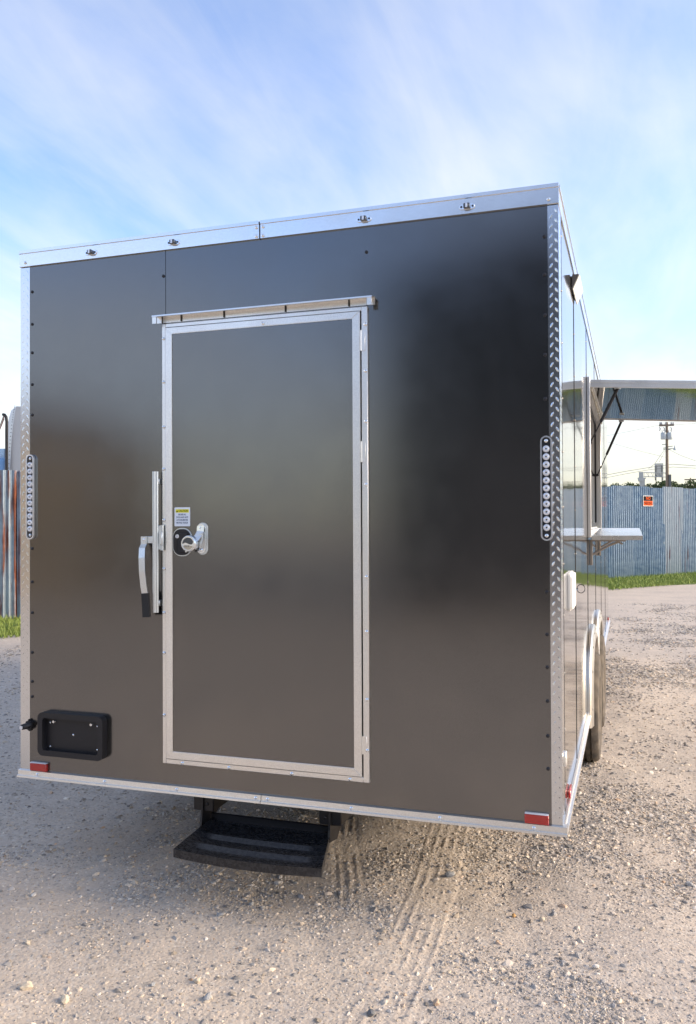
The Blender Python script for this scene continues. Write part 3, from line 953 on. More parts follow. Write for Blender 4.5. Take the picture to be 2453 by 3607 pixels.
fd = bm_obj('fender', bm, metal_paint('fender_aluminium', (.60, .585, .55), .34, .03, 6, 0, 1.0), T, True)
for i in range(3, len(outer), 6):
    inst('screw', SCREW_X, (1.2485, outer[i][0] * .62 + inner[i][0] * .38, outer[i][1] * .62 + inner[i][1] * .38), fd)

# serving window, sill, shelf
JX = 1.2430
boxes('window_frame', [(1.2217, JX, WY0 - .042, WY0, WZ0 - .03, WZ1 + .045), (1.2217, JX, WY1, WY1 + .042, WZ0 - .03, WZ1 + .045),
                       (1.2217, 1.236, WY0, WY1, WZ0 - .03, WZ0), (1.2217, 1.236, WY0, WY1, WZ1, WZ1 + .03)], SATIN, T, .003)
boxes('window_lining', [(1.13, 1.2216, WY0, WY0 + .012, WZ0, WZ1), (1.13, 1.2216, WY1 - .012, WY1, WZ0, WZ1), (1.13, 1.2216, WY0 + .012, WY1 - .012, WZ1 - .012, WZ1)], SATIN, T)
sill = box('window_sill', 1.10, 1.232, WY0 + .012, WY1 - .012, WZ0 - .001, WZ0 + .012, SATIN, T, .002)
for x in (1.15, 1.18, 1.205):
    box('sill_track', x - .003, x + .003, WY0 + .014, WY1 - .014, WZ0 + .0122, WZ0 + .024, SATIN, sill)
for y0, y1, x in ((2.225, 3.16, 1.175), (3.12, 4.135, 1.195)):
    sw = boxes('sliding_window', frame_boxes(0, 1, 0, 1, .1, .1, .1, .1, 0, 1) and [(x - .010, x + .010, y0, y0 + .03, 1.526, 2.405), (x - .010, x + .010, y1 - .03, y1, 1.526, 2.405), (x - .010, x + .010, y0 + .03, y1 - .03, 1.526, 1.556), (x - .010, x + .010, y0 + .03, y1 - .03, 2.375, 2.405)], BLACK, T)
    box('pane', x - .003, x + .003, y0 + .03, y1 - .03, 1.556, 2.375, GLASS, sw)
def shz(y):
    return 1.478 + (y - 2.35) * .018
bm = bmesh.new()
y0, y1, x0, x1 = 2.33, 4.13, 1.238, 1.5455
vv = []
for (x, y) in ((x0, y0), (x1, y0), (x1, y1), (x0, y1)):
    vv.append((bm.verts.new((x, y, shz(y) - .028)), bm.verts.new((x, y, shz(y)))))
for k in range(4):
    a, b_ = vv[k], vv[(k + 1) % 4]
    bm.faces.new((a[0], b_[0], b_[1], a[1]))
bm.faces.new([v[1] for v in vv]); bm.faces.new([v[0] for v in reversed(vv)])
bmesh.ops.bevel(bm, geom=bm.edges[:], offset=.002, segments=2, affect='EDGES')
sh = bm_obj('serving_shelf', bm, metal_paint('shelf_aluminium', (.80, .79, .76), .27, .04, 6, 0, 1.0), T, True)
BR = mat('bracket_steel', (.30, .27, .24), .45, .6)
for y in (2.42, 4.0):
    z = shz(y) - .0285
    bk = box('shelf_bracket', 1.2225, 1.2405, y - .014, y + .014, 1.285, z, BR, sh, .003)
    box('bracket_top', 1.2405, 1.4450, y - .012, y + .012, z - .012, z, BR, sh, .002)
    tube('bracket_brace', [(1.236, y, 1.352), (1.34, y, 1.412), (1.405, y, z - .012)], .0075, BR, sh, 8)
    tube('bracket_lever', [(1.395, y, z - .012), (1.425, y, z - .028)], .006, BR, sh, 8)
    tube('shelf_hinge', [(1.2405, y - .2, shz(y - .2) - .004), (1.2405, y + .2, shz(y + .2) - .004)], .006, CHROME, sh, 8)

# hatch propped open, with struts
HY0, HY1 = 2.175, 4.300
HXE = 2.195
def hz(x, y):
    return 2.447 - .066 * (x - 1.24) + .014 * (y - 2.2)
def slab(name, x0, x1, y0, y1, d0, d1, M, parent, bev=0.):
    bm = bmesh.new()
    vs4 = []
    for y in (y0, y1):
        for x, d in ((x0, d0), (x1, d0), (x1, d1), (x0, d1)):
            vs4.append(bm.verts.new((x, y, hz(x, y) - d)))
    for q in ((0, 1, 2, 3), (7, 6, 5, 4), (0, 4, 5, 1), (1, 5, 6, 2), (2, 6, 7, 3), (3, 7, 4, 0)):
        bm.faces.new([vs4[i] for i in q])
    if bev:
        bmesh.ops.bevel(bm, geom=bm.edges[:], offset=bev, segments=2, affect='EDGES')
    return bm_obj(name, bm, M, parent, bev > 0)
hatch = slab('serving_hatch', 1.262, HXE - .03, HY0 + .03, HY1 - .03, .001, .028, SIDE, T)
slab('hatch_lining', 1.262, HXE - .03, HY0 + .03, HY1 - .03, .029, .034, MIRROR, hatch)
slab('hatch_edge', 1.245, HXE, HY0, HY0 + .029, .0, .021, SATIN, hatch, .004)
slab('hatch_edge', 1.245, HXE, HY0 + .003, HY0 + .029, .0215, .046, SATIN, hatch, .003)
slab('hatch_edge', 1.245, HXE, HY1 - .029, HY1, .0, .040, SATIN, hatch, .003)
slab('hatch_edge', HXE - .029, HXE, HY0 + .03, HY1 - .03, .0, .040, SATIN, hatch, .003)
slab('hatch_edge', 1.2445, 1.2615, HY0 + .03, HY1 - .03, .0, .040, SATIN, hatch, .003)
for k in range(12):
    a = HY0 + .02 + k * (HY1 - HY0 - .04) / 12
    tube('hinge_knuckle', [(1.2475, a, 2.442 - .042), (1.2475, a + .15, 2.442 - .042)], .0075, metal_paint('hinge_brass', (.75, .66, .50), .3, .05, 6, 0, 1.0), hatch, 10)
for (p0, p1) in (((1.2395, 2.235, 2.062), (1.405, 2.235, 2.393)), ((1.215, 4.12, 1.955), (1.408, 4.12, 2.395))):
    p0, p1 = Vector(p0), Vector(p1)
    m_ = p0.lerp(p1, .38)
    sb_ = tube('gas_strut', [m_, p1], .0100, BLACK, hatch, 10)
    tube('strut_rod', [p0, m_], .0045, BLACK, hatch, 8)
    tube('strut_ball', [p0 + Vector((-.012, 0, -.004)), p0 + Vector((.008, 0, .004))], .010, BLACK, hatch, 8)
    box('strut_bracket', p1.x - .02, p1.x + .02, p1.y - .012, p1.y + .012, p1.z - .004, p1.z + .012, STEEL, hatch, .002)

# flood light high on the side: a wedge whose lens looks down and out
fy0, fy1 = .765, 1.075
fl = prism('flood_light', [(1.2262, 2.648), (1.2262, 2.712), (1.2555, 2.712)], 'y', fy0, fy1, mat('flood_body', (.10, .095, .09), .45, .3), T, smooth=False)
bm = bmesh.new()
fa, fb = Vector((1.2272, 2.6475)), Vector((1.2565, 2.7115))
nn_ = Vector((fb.y - fa.y, -(fb.x - fa.x))).normalized() * .004
q = [(fa.x, fy0 + .004, fa.y), (fa.x, fy1 - .004, fa.y), (fb.x, fy1 - .004, fb.y), (fb.x, fy0 + .004, fb.y)]
v0 = [bm.verts.new(p) for p in q]; v1 = [bm.verts.new((p[0] + nn_.x, p[1], p[2] + nn_.y)) for p in q]
bm.faces.new(v1); bm.faces.new(v0)
for k in range(4):
    bm.faces.new((v0[k], v0[(k + 1) % 4], v1[(k + 1) % 4], v1[k]))
bm_obj('flood_lens', bm, LAMPGL, fl)
box('flood_bracket', 1.2218, 1.2260, fy0 + .02, fy1 - .02, 2.662, 2.710, mat('flood_bracket', (.16, .15, .14), .5, .3), fl)

# white inlet box and cable tie on the side
wb = prism('inlet_box', rrect(.510, 1.272, .22, .160, .018), 'x', 1.2223, 1.2310, WHITEP, T)
prism('inlet_lid', rrect(.510, 1.272, .208, .148, .015), 'x', 1.2312, 1.2420, WHITEP, wb, .004)
box('inlet_latch', 1.2324, 1.240, .628, .650, 1.250, 1.274, STEEL, wb, .001)
tube('latch_eye', [(1.238, .648, 1.262), (1.2425, .69, 1.2625), (1.240, .72, 1.262)], .0035, CHROME, wb, 6)
ring = [(1.2565 + .0175 * math.cos(2 * math.pi * k / 20), .74 + .01 * math.sin(2 * math.pi * k / 20), 1.262 + .0185 * math.sin(2 * math.pi * k / 20)) for k in range(21)]
tube('cable_tie', ring, .0017, BLACK, wb, 6)
prism('tie_head', circle(1.2400, 1.262, .005, 8), 'y', .728, .738, BLACK, wb)
# round access plug low on the side corner
prism('access_plug', rrect(.105, .655, .05, .06, .022), 'x', 1.2247, 1.2335, SATIN, T, .003)

# ------------------------------------------------------------------ loose gravel (stuff)
NP = 130000
def sample_gravel(n):
    out = []
    got = 0
    while got < n:
        k = n * 3
        d = 2.3 * np.exp(nrng.uniform(0, 1, k) * math.log(17 / 2.3))   # more points near the camera
        az = YAW + nrng.uniform(-.47, .47, k)
        x, y = CAM.x + d * np.sin(az), CAM.y + d * np.cos(az)
        keep = nrng.uniform(0, 1, k) < (.11 + .89 * patch_mask(x, y) ** 2.0)
        keep &= (y > -1.3)
        keep &= ~((np.abs(x) < 1.0) & (y > 1.6) & (y < 7.0))
        u = (x + 7.9) * .807 - (y - 7.9) * .59
        keep &= u > 2.2
        out.append(np.stack([x, y, d], -1)[keep]); got += keep.sum()
    return np.concatenate(out)[:n]
gp = sample_gravel(NP)
gz = height(gp[:, 0], gp[:, 1])
size = np.exp(nrng.normal(math.log(.0030), .50, NP)) * np.clip(gp[:, 2] / 4.2, .85, 2.2)
big = nrng.uniform(0, 1, NP) < .035
size = np.where(big, size * nrng.uniform(1.6, 2.6, NP), size)
size = np.clip(size, .0018, .015)
me = bpy.data.meshes.new('gravel')
me.vertices.add(NP)
me.vertices.foreach_set('co', np.stack([gp[:, 0], gp[:, 1], gz - size * .12], -1).astype(np.float32).ravel())
for nm, arr, typ in (('psize', size, 'FLOAT'), ('tint', nrng.uniform(0, 1, NP), 'FLOAT'), ('lum', nrng.uniform(0, 1, NP), 'FLOAT')):
    at = me.attributes.new(nm, typ, 'POINT'); at.data.foreach_set('value', arr.astype(np.float32))
at = me.attributes.new('prot', 'FLOAT_VECTOR', 'POINT')
at.data.foreach_set('vector', nrng.uniform(-.35, .35, (NP, 3)).astype(np.float32).ravel() + np.tile(np.array([0, 0, 1], dtype=np.float32), NP) * np.repeat(nrng.uniform(0, 6.28, NP), 3).astype(np.float32))
gravel = link(bpy.data.objects.new('gravel', me)); gravel['kind'] = 'stuff'
gravel['label'] = 'loose grey and tan gravel scattered over the lot'; gravel['category'] = 'gravel'
PEB = mat('pebble', (.4, .37, .33), .85, 0, .3)
N, L, b = nodes(PEB)
a1 = N.new('ShaderNodeAttribute'); a1.attribute_type = 'INSTANCER'; a1.attribute_name = 'tint'
a2 = N.new('ShaderNodeAttribute'); a2.attribute_type = 'INSTANCER'; a2.attribute_name = 'lum'
base = ramp(N, L, a1.outputs['Fac'], [(0, (.33, .32, .31)), (.3, (.46, .43, .40)), (.55, (.56, .49, .41)), (.8, (.60, .51, .40)), (.93, (.70, .66, .60)), (1, (.50, .34, .22))])
lum = maprange(N, L, a2.outputs['Fac'], 0, 1, .5, 1.15)
mul = N.new('ShaderNodeVectorMath'); mul.operation = 'SCALE'
L.new(base, mul.inputs[0]); L.new(lum, mul.inputs['Scale'])
L.new(mul.outputs[0], b.inputs['Base Color'])
ng = bpy.data.node_groups.new('scatter_gravel', 'GeometryNodeTree')
ng.interface.new_socket('Geometry', in_out='INPUT', socket_type='NodeSocketGeometry')
ng.interface.new_socket('Geometry', in_out='OUTPUT', socket_type='NodeSocketGeometry')
GN, GL = ng.nodes, ng.links
gi, go = GN.new('NodeGroupInput'), GN.new('NodeGroupOutput')
g2i = GN.new('GeometryNodeGeometryToInstance')
for k in range(5):
    ico = GN.new('GeometryNodeMeshIcoSphere'); ico.inputs['Radius'].default_value = 1.0; ico.inputs['Subdivisions'].default_value = 2
    pos = GN.new('GeometryNodeInputPosition')
    nt = GN.new('ShaderNodeTexNoise'); nt.noise_dimensions = '4D'
    nt.inputs['W'].default_value = k * 7.3; nt.inputs['Scale'].default_value = .9; nt.inputs['Detail'].default_value = 2
    GL.new(pos.outputs[0], nt.inputs['Vector'])
    vm = GN.new('ShaderNodeVectorMath'); vm.operation = 'MULTIPLY_ADD'
    vm.inputs[1].default_value = (1.7, 1.7, 1.7); vm.inputs[2].default_value = (-.85, -.85, -.85)
    GL.new(nt.outputs['Color'], vm.inputs[0])
    sp_ = GN.new('GeometryNodeSetPosition')
    GL.new(ico.outputs['Mesh'], sp_.inputs['Geometry']); GL.new(vm.outputs[0], sp_.inputs['Offset'])
    tr_ = GN.new('GeometryNodeTransform'); tr_.inputs['Scale'].default_value = (1.0 + .12 * k, .85, .55 + .06 * k)
    GL.new(sp_.outputs[0], tr_.inputs['Geometry'])
    sm = GN.new('GeometryNodeSetMaterial'); sm.inputs['Material'].default_value = PEB
    GL.new(tr_.outputs[0], sm.inputs['Geometry'])
    ss = GN.new('GeometryNodeSetShadeSmooth'); ss.inputs['Shade Smooth'].default_value = False
    GL.new(sm.outputs[0], ss.inputs['Geometry'])
    GL.new(ss.outputs[0], g2i.inputs[0])
iop = GN.new('GeometryNodeInstanceOnPoints')
iop.inputs['Pick Instance'].default_value = True
GL.new(gi.outputs[0], iop.inputs['Points']); GL.new(g2i.outputs[0], iop.inputs['Instance'])
na = GN.new('GeometryNodeInputNamedAttribute'); na.data_type = 'FLOAT'; na.inputs[0].default_value = 'psize'
GL.new(na.outputs[0], iop.inputs['Scale'])
nb = GN.new('GeometryNodeInputNamedAttribute'); nb.data_type = 'FLOAT_VECTOR'; nb.inputs[0].default_value = 'prot'
e2r = GN.new('FunctionNodeEulerToRotation')
GL.new(nb.outputs[0], e2r.inputs[0]); GL.new(e2r.outputs[0], iop.inputs['Rotation'])
GL.new(iop.outputs[0], go.inputs[0])
md = gravel.modifiers.new('scatter', 'NODES'); md.node_group = ng
me.materials.append(PEB)

# ------------------------------------------------------------------ larger single stones
def px_ground(px_, py_, z=0.):
    d = fw + rt2 * ((px_ - 1226.5) / F_PX) - up2 * ((py_ - 1803.5) / F_PX)
    t = (z - CAM.z) / d.z
    return CAM + d * t
STONES = [  # pixel in the photograph, radius, colour, label
    (95, 3485, .021, 'cream', 'large cream stone near the lower left corner of the photo'),
    (228, 3523, .019, 'cream', 'cream stone right of the large one in the lower left corner'),
    (539, 3162, .013, 'tan', 'small tan stone on bare dirt left of the step front'),
    (775, 3228, .014, 'grey', 'smooth grey stone on the dirt just below the black step'),
    (886, 3185, .012, 'grey', 'small grey stone right below the middle of the step'),
    (118, 3160, .013, 'pale', 'pale stone at the left edge of the lot'),
    (695, 3454, .014, 'cream', 'upright cream chip among gravel at the lower centre left'),
    (733, 3510, .017, 'grey', 'flat grey stone below the upright cream chip'),
    (99, 3334, .012, 'cream', 'cream stone on the left above the lower left corner stones'),
    (539, 3468, .010, 'grey', 'small round grey stone left of the flat grey stone'),
    (1585, 3078, .022, 'grey', 'largest grey stone lying behind the tyre track right of the step'),
    (2100, 3408, .014, 'pale', 'round pale stone on the tyre print at lower right'),
    (1537, 3526, .015, 'tan', 'tan stone beside the tyre track at the bottom edge'),
    (1517, 3478, .010, 'white', 'small white stone beside the tyre track'),
    (1910, 3234, .012, 'cream', 'cream pebble in front of the trailer rear right corner'),
    (1811, 3216, .010, 'orange', 'orange tinted pebble in the dark gravel below the rear corner'),
    (2263, 3280, .010, 'cream', 'cream pebble in the gravel at far lower right'),
    (1307, 3565, .016, 'darkgrey', 'dark grey stone at the bottom centre of the photo'),
    (2429, 3117, .019, 'grey', 'grey stone at the right edge of the lot'),
    (790, 2955, .012, 'grey', 'grey stone in the shade left of the step arm'),
]
SC = {'cream': (.62, .54, .42), 'tan': (.52, .40, .30), 'grey': (.34, .35, .36), 'pale': (.58, .56, .53), 'white': (.70, .68, .64), 'orange': (.55, .33, .14), 'darkgrey': (.16, .165, .175)}
for i, (sx_, sy_, r, cname, label) in enumerate(STONES):
    P = px_ground(sx_, sy_)
    z = float(height(np.array([P.x]), np.array([P.y]))[0])
    bm = bmesh.new()
    bmesh.ops.create_icosphere(bm, subdivisions=2, radius=1)
    rs = np.random.default_rng(100 + i)
    cutn = [Vector(rs.normal(size=3)).normalized() for _ in range(9)]
    for v in bm.verts:
        p = v.co.copy()
        for n_ in cutn:
            d = p.dot(n_)
            if d > .72:
                p -= n_ * (d - .72)
        v.co = Vector((p.x * r * 1.15, p.y * r * rs.uniform(.85, .9), p.z * r * .75))
    M = mat('stone_' + cname, SC[cname], .85, 0, .3)
    o = bm_obj('stone', bm, M)
    o.location = (P.x, P.y, z + r * .42)
    o.rotation_euler = (rs.uniform(-.3, .3), rs.uniform(-.3, .3), rs.uniform(0, 6))
    tag(o, label, 'stone', 'larger stones lying on the gravel lot')
for cname in SC:
    N, L, b = nodes(mat('stone_' + cname))
    c = coords(N, L); n1 = nz(N, 90, 4, .6); L.new(c, n1.inputs['Vector'])
    L.new(mixc(N, L, maprange(N, L, n1.outputs['Fac'], .35, .7, 0, .5), SC[cname], tuple(v * .6 for v in SC[cname])), b.inputs['Base Color'])

# ------------------------------------------------------------------ corrugated fence and grass verge
FA, FU = Vector((-7.9, 7.9, 0)), Vector((.590, .8074, 0))
FNRM = Vector((.8074, -.590, 0))
GALV = mat('corrugated_galvanised', (.42, .50, .57), .42, .55)
N, L, b = nodes(GALV)
c = coords(N, L, (1, 1, 1), kind='Object')
cs = coords(N, L, (7, 7, .55), kind='Object')
oi = N.new('ShaderNodeObjectInfo')
ar = N.new('ShaderNodeAttribute'); ar.attribute_type = 'OBJECT'; ar.attribute_name = 'rust'
ap = N.new('ShaderNodeAttribute'); ap.attribute_type = 'OBJECT'; ap.attribute_name = 'pale'
nr = nz(N, 1.6, 6, .62, .2); L.new(cs, nr.inputs['Vector'])
nr2 = nz(N, 6, 5, .65); L.new(c, nr2.inputs['Vector'])
offs = N.new('ShaderNodeMath'); offs.operation = 'ADD'; L.new(nr.outputs['Fac'], offs.inputs[0]); L.new(ar.outputs['Fac'], offs.inputs[1])
rm = maprange(N, L, offs.outputs[0], .66, .80, 0, 1)
zc0 = mixc(N, L, maprange(N, L, nr2.outputs['Fac'], .3, .7, 0, 1), (.09, .16, .26), (.25, .34, .43))
zc = mixc(N, L, ap.outputs['Fac'], zc0, (.46, .51, .54))
rustc = ramp(N, L, nr2.outputs['Fac'], [(.3, (.07, .022, .012)), (.55, (.15, .042, .020)), (.8, (.30, .11, .04))])
L.new(mixc(N, L, rm, zc, rustc), b.inputs['Base Color'])
mm = N.new('ShaderNodeMath'); mm.operation = 'MULTIPLY_ADD'; mm.inputs[1].default_value = -.6; mm.inputs[2].default_value = .6
L.new(rm, mm.inputs[0]); L.new(mm.outputs[0], b.inputs['Metallic'])
L.new(maprange(N, L, rm, 0, 1, .38, .85), b.inputs['Roughness'])
fence = thing('corrugated_fence', 'tall weathered corrugated steel fence along the back of the lot', 'fence', FA, math.atan2(FU.y, FU.x))
PITCH_C, AMP = .086, .021
def sheet_mesh(w, h, seed):
    rs = np.random.default_rng(seed)
    nxs = int(w / PITCH_C * 8); nzs = 8
    V, Fc = [], []
    bend = rs.uniform(-.012, .012, nzs + 1)
    top = rs.uniform(-.02, .02); tilt = rs.uniform(-.012, .012)
    for i in range(nxs + 1):
        x = w * i / nxs
        for k in range(nzs + 1):
            z = (h + top + tilt * (x - w / 2)) * k / nzs
            y = AMP * math.cos(2 * math.pi * x / PITCH_C) + bend[k] * .5
            V.append((x, y, z))
    for i in range(nxs):
        for k in range(nzs):
            a = i * (nzs + 1) + k
            Fc.append((a, a + nzs + 1, a + nzs + 2, a + 1))
    return mesh_data('fence_sheet', V, Fc, GALV, True)
t = -5.0; k = 0
SW = PITCH_C * 9
while t < 42:
    w = PITCH_C * rng.choice((8, 9, 10, 8))
    h = 2.42 + (.10 * min(1, max(0, (t - 10) / 12))) + rng.uniform(-.02, .02)
    o = inst('fence_sheet', sheet_mesh(w + PITCH_C, h, 300 + k), (t, -.006 if k % 2 else .012, rng.uniform(0, .02)), fence, (rng.uniform(-.006, .006), 0, rng.uniform(-.008, .008)))
    rust = rng.choice((-.10, -.06, 0, .05, -.12))
    if t < 3:
        rust = .20
    if 14.2 < t < 17.2:
        rust = -.16
    if 17.2 < t < 19.5:
        rust = .08
    o['rust'] = float(rust)
    o['pale'] = float(rng.choice((0, 0, .15, .35)) if not 17.2 < t < 18.2 else .55)
    t += w; k += 1
for z in (.5, 1.9):
    box('fence_rail', -5, 42, .05, .09, z - .04, z + .04, mat('old_timber', (.20, .15, .11), .9), fence)
for i in range(20):
    box('fence_post', -4.8 + i * 2.4, -4.7 + i * 2.4, .09, .19, 0, 2.3, mat('old_timber'), fence)
# NO PARKING sign
def on_fence(px_, py_):
    d = fw + rt2 * ((px_ - 1226.5) / F_PX) - up2 * ((py_ - 1803.5) / F_PX)
    tt = (FA - CAM).dot(FNRM) / d.dot(FNRM)
    return CAM + d * tt
pc = on_fence(2279.5, 1765)
off = pc + FNRM * .035
sg = thing('no_parking_sign', 'small black and orange no parking sign on the corrugated fence', 'sign', (off.x, off.y, off.z - .14), math.atan2(FU.y, FU.x))
sw_, sh_ = .44, .285
box('sign_board', -sw_ / 2, sw_ / 2, -.003, .003, 0, sh_, SIGNWHT, sg)
box('black_field', -sw_ / 2 + .012, sw_ / 2 - .012, -.0045, -.0032, sh_ * .5, sh_ - .012, SIGNBLK, sg)
box('orange_field', -sw_ / 2 + .012, sw_ / 2 - .012, -.0045, -.0032, .012, sh_ * .5 - .002, ORANGE, sg)
text_obj('sign_word', 'NO', .125, ORANGE, sg, (0, -.0056, sh_ * .735), RX, bold=.001, extrude=.0008)
text_obj('sign_word', 'PARKING', .125, SIGNBLK, sg, (0, -.0056, sh_ * .265), RX, sx=.80, bold=.002, extrude=.0008)

# grass verge: earth bank plus blades
GRM = mat('verge_soil', (.07, .10, .03), .95)
N, L, b = nodes(GRM)
c = coords(N, L); n1 = nz(N, 4, 5, .6); L.new(c, n1.inputs['Vector'])
L.new(ramp(N, L, n1.outputs['Fac'], [(.3, (.06, .09, .022)), (.55, (.10, .15, .035)), (.75, (.16, .17, .06))]), b.inputs['Base Color'])
V, Fc = [], []
nt_ = 240
for i in range(nt_ + 1):
    t = -6 + 50 * i / nt_
    ed = 1.95 + .14 * math.sin(t * 1.3) + .1 * math.sin(t * 3.7 + 1) + rng.uniform(-.06, .06)
    for u, z in ((-.6, .05), (0, .05), (ed * .5, .045), (ed * .88, .03), (ed, -.01)):
        p = FA + FU * t + FNRM * u
        V.append((p.x, p.y, z))
for i in range(nt_):
    for k in range(4):
        a = i * 5 + k
        Fc.append((a, a + 5, a + 6, a + 1))
vg = link(bpy.data.objects.new('grass_verge', mesh_data('grass_verge', V, Fc, GRM, True))); vg['kind'] = 'structure'
nbl = 60000
tt = np.concatenate([nrng.uniform(-4, 4, nbl // 3), nrng.uniform(12, 34, nbl - nbl // 3)])
uu = np.clip(nrng.uniform(.05, 2.05, nbl) + nrng.normal(0, .06, nbl), .02, 2.2)
bx = FA.x + FU.x * tt + FNRM.x * uu; by = FA.y + FU.y * tt + FNRM.y * uu
hh = nrng.uniform(.035, .11, nbl) * (1.2 - .35 * uu / 2); ang = nrng.uniform(0, 6.28, nbl); wd = nrng.uniform(.006, .013, nbl)
lx, ly = nrng.normal(0, .035, nbl), nrng.normal(0, .035, nbl)
BV = np.zeros((nbl, 3, 3))
BV[:, 0] = np.stack([bx - wd * np.cos(ang), by - wd * np.sin(ang), np.full(nbl, .02)], -1)
BV[:, 1] = np.stack([bx + wd * np.cos(ang), by + wd * np.sin(ang), np.full(nbl, .02)], -1)
BV[:, 2] = np.stack([bx + lx, by + ly, .02 + hh], -1)
gme = np_mesh('grass', BV.reshape(-1, 3), np.arange(nbl * 3).reshape(-1, 3))
GRASS = mat('grass_blade', (.10, .17, .03), .7)
N, L, b = nodes(GRASS)
c = coords(N, L); n1 = nz(N, 1.7, 4, .6); L.new(c, n1.inputs['Vector']); n2 = nz(N, 30, 2, .5); L.new(c, n2.inputs['Vector'])
ga = ramp(N, L, n1.outputs['Fac'], [(.3, (.14, .21, .035)), (.55, (.20, .28, .05)), (.75, (.32, .34, .10))])
L.new(mixc(N, L, maprange(N, L, n2.outputs['Fac'], .35, .7, 0, .6), ga, (.28, .33, .09)), b.inputs['Base Color'])
gme.materials.append(GRASS)
gr = link(bpy.data.objects.new('grass', gme)); gr['kind'] = 'stuff'; gr['label'] = 'short green grass along the foot of the fence'; gr['category'] = 'grass'

# ------------------------------------------------------------------ things beyond the fence
def px_at(px_, py_, Y):
    d = fw + rt2 * ((px_ - 1226.5) / F_PX) - up2 * ((py_ - 1803.5) / F_PX)
    return CAM + d * ((Y - CAM.y) / d.y)
# grey riveted truck body, far left
YT = 13.6
base_p = px_at(40, 1700, YT)
trk = thing('truck', 'tall grey riveted truck body with blue cab behind the rusty fence', 'truck', (base_p.x, base_p.y, 0))
def rel(px_, py_, dy=0.):
    p = px_at(px_, py_, YT + dy); return Vector((p.x - base_p.x, p.y - base_p.y, p.z))
GREYM = mat('dull_grey_aluminium', (.46, .46, .47), .42, .5)
levels = [(12, 34, 1760), (13, 35, 1664), (17, 39, 1600), (21, 42, 1545), (27, 48, 1490), (33, 53, 1455), (40, 58, 1431)]
bm = bmesh.new(); rows = []
for i, (xl, xe, py_) in enumerate(levels):
    pl_, pe_ = rel(xl, py_, .6), rel(xe, py_, 0)
    zz = pe_.z if i else 0.
    if i == len(levels) - 1:
        dr = .30
    else:
        dr = 0.
    pr_ = pe_ + Vector((2.2, .35, 0))
    bl_ = pl_ + Vector((.2, 3.0, 0)); br_ = pr_ + Vector((0, 2.6, 0))
    rows.append([bm.verts.new((p.x, p.y, zz - d_)) for p, d_ in ((pl_, 0), (pe_, 0), (pr_, dr * 4), (br_, dr * 4), (bl_, 0))])
for r0, r1 in zip(rows, rows[1:]):
    for k in range(5):
        bm.faces.new((r0[k], r0[(k + 1) % 5], r1[(k + 1) % 5], r1[k]))
bm.faces.new(rows[-1])
bm_obj('sleeper_body', bm, GREYM, trk)
RIV = lathe_mesh('rivet', [(.012, 0), (.010, -.008), (.002, -.012)], 'y', mat('dark_rivet', (.12, .12, .12), .5), 8)
for i in range(22):
    f = i / 21 * (len(levels) - 2) + 1
    a, b_ = int(f), min(int(f) + 1, len(levels) - 1); w = f - a
    xe = levels[a][1] * (1 - w) + levels[b_][1] * w; xl = levels[a][0] * (1 - w) + levels[b_][0] * w; py_ = levels[a][2] * (1 - w) + levels[b_][2] * w
    p = rel(xe - 3, py_, .08)
    inst('rivet', RIV, (p.x, p.y - .02, p.z), trk)
BLUEP = mat('blue_truck_paint', (.16, .33, .58), .35, 0, .5, .6)
p0, p1 = rel(-60, 1640, .5), rel(14, 1577, .5)
box('cab', p0.x - .3, p1.x, .5, 2.2, 0, p1.z - .25, BLUEP, trk, .08, 3)
box('cab_roof', p0.x, p1.x - .12, .65, 2.0, p1.z - .26, p1.z, mat('pale_blue_paint', (.45, .62, .78), .4), trk, .05, 2)
st_ = [rel(24, 1600, -.1), rel(24, 1520, -.1), rel(24.5, 1485, -.1), rel(22, 1468, -.1), rel(17, 1461, -.1), rel(11, 1460, -.1)]
st_[0] = Vector((st_[0].x, st_[0].y, 1.2))
tube('exhaust_stack', st_, .035, mat('sooty_steel', (.03, .03, .033), .5, .4), trk, 10)
for a, b_, c_, col in ((16, 1466, -25, (.30, .05, .04)), (13, 1465, -30, (.05, .05, .05)), (15, 1475, -28, (.25, .08, .06))):
    s0 = rel(a, b_, -.12); s1 = rel(c_, 1560, -.12); md_ = s0.lerp(s1, .5) + Vector((0, 0, -.12))
    pts = [s0.lerp(md_, k / 5).lerp(md_.lerp(s1, k / 5), k / 5) for k in range(6)]
    tube('air_hose', pts, .009, mat('hose_%d' % int(col[0] * 100), col, .6), trk, 6)

# utility poles
WOOD = mat('weathered_pole', (.20, .16, .12), .9)
TRF = mat('transformer_grey', (.42, .47, .48), .5, .2)
def pole_thing(name, label, px_, Y, ptop, arms, scale_r=.15):
    base = px_at(px_, 1800, Y)
    root = thing(name, label, 'utility pole', (base.x, base.y, 0), 0, 'utility poles beyond the fence')
    top = px_at(px_, ptop, Y).z
    tube('pole', [(0, 0, 0), (0, 0, top * .5), (0, 0, top)], [scale_r * 1.2, scale_r, scale_r * .75], WOOD, root, 12)
    return root, base, top
pr, pb, ptop = pole_thing('utility_pole', 'tall wooden utility pole with crossarm, transformers and lamp beyond the fence', 2352, 80, 1487, True, .15)
def prl(px_, py_):
    p = px_at(px_, py_, 80); return Vector((p.x - pb.x, 0, p.z))
a0, a1_ = prl(2322, 1499), prl(2375, 1500)
box('crossarm', a0.x, a1_.x, -.16, -.03, a0.z - .09, a0.z + .07, WOOD, pr)
INS = lathe_mesh('insulator', [(.05, 0), (.10, .05), (.05, .12), (.09, .16), (.03, .24)], 'z', mat('porcelain', (.35, .36, .37), .3), 10)
for px_ in (2326, 2331, 2345, 2365, 2372):
    p = prl(px_, 1499); inst('insulator', INS, (p.x, -.1, p.z + .07), pr)
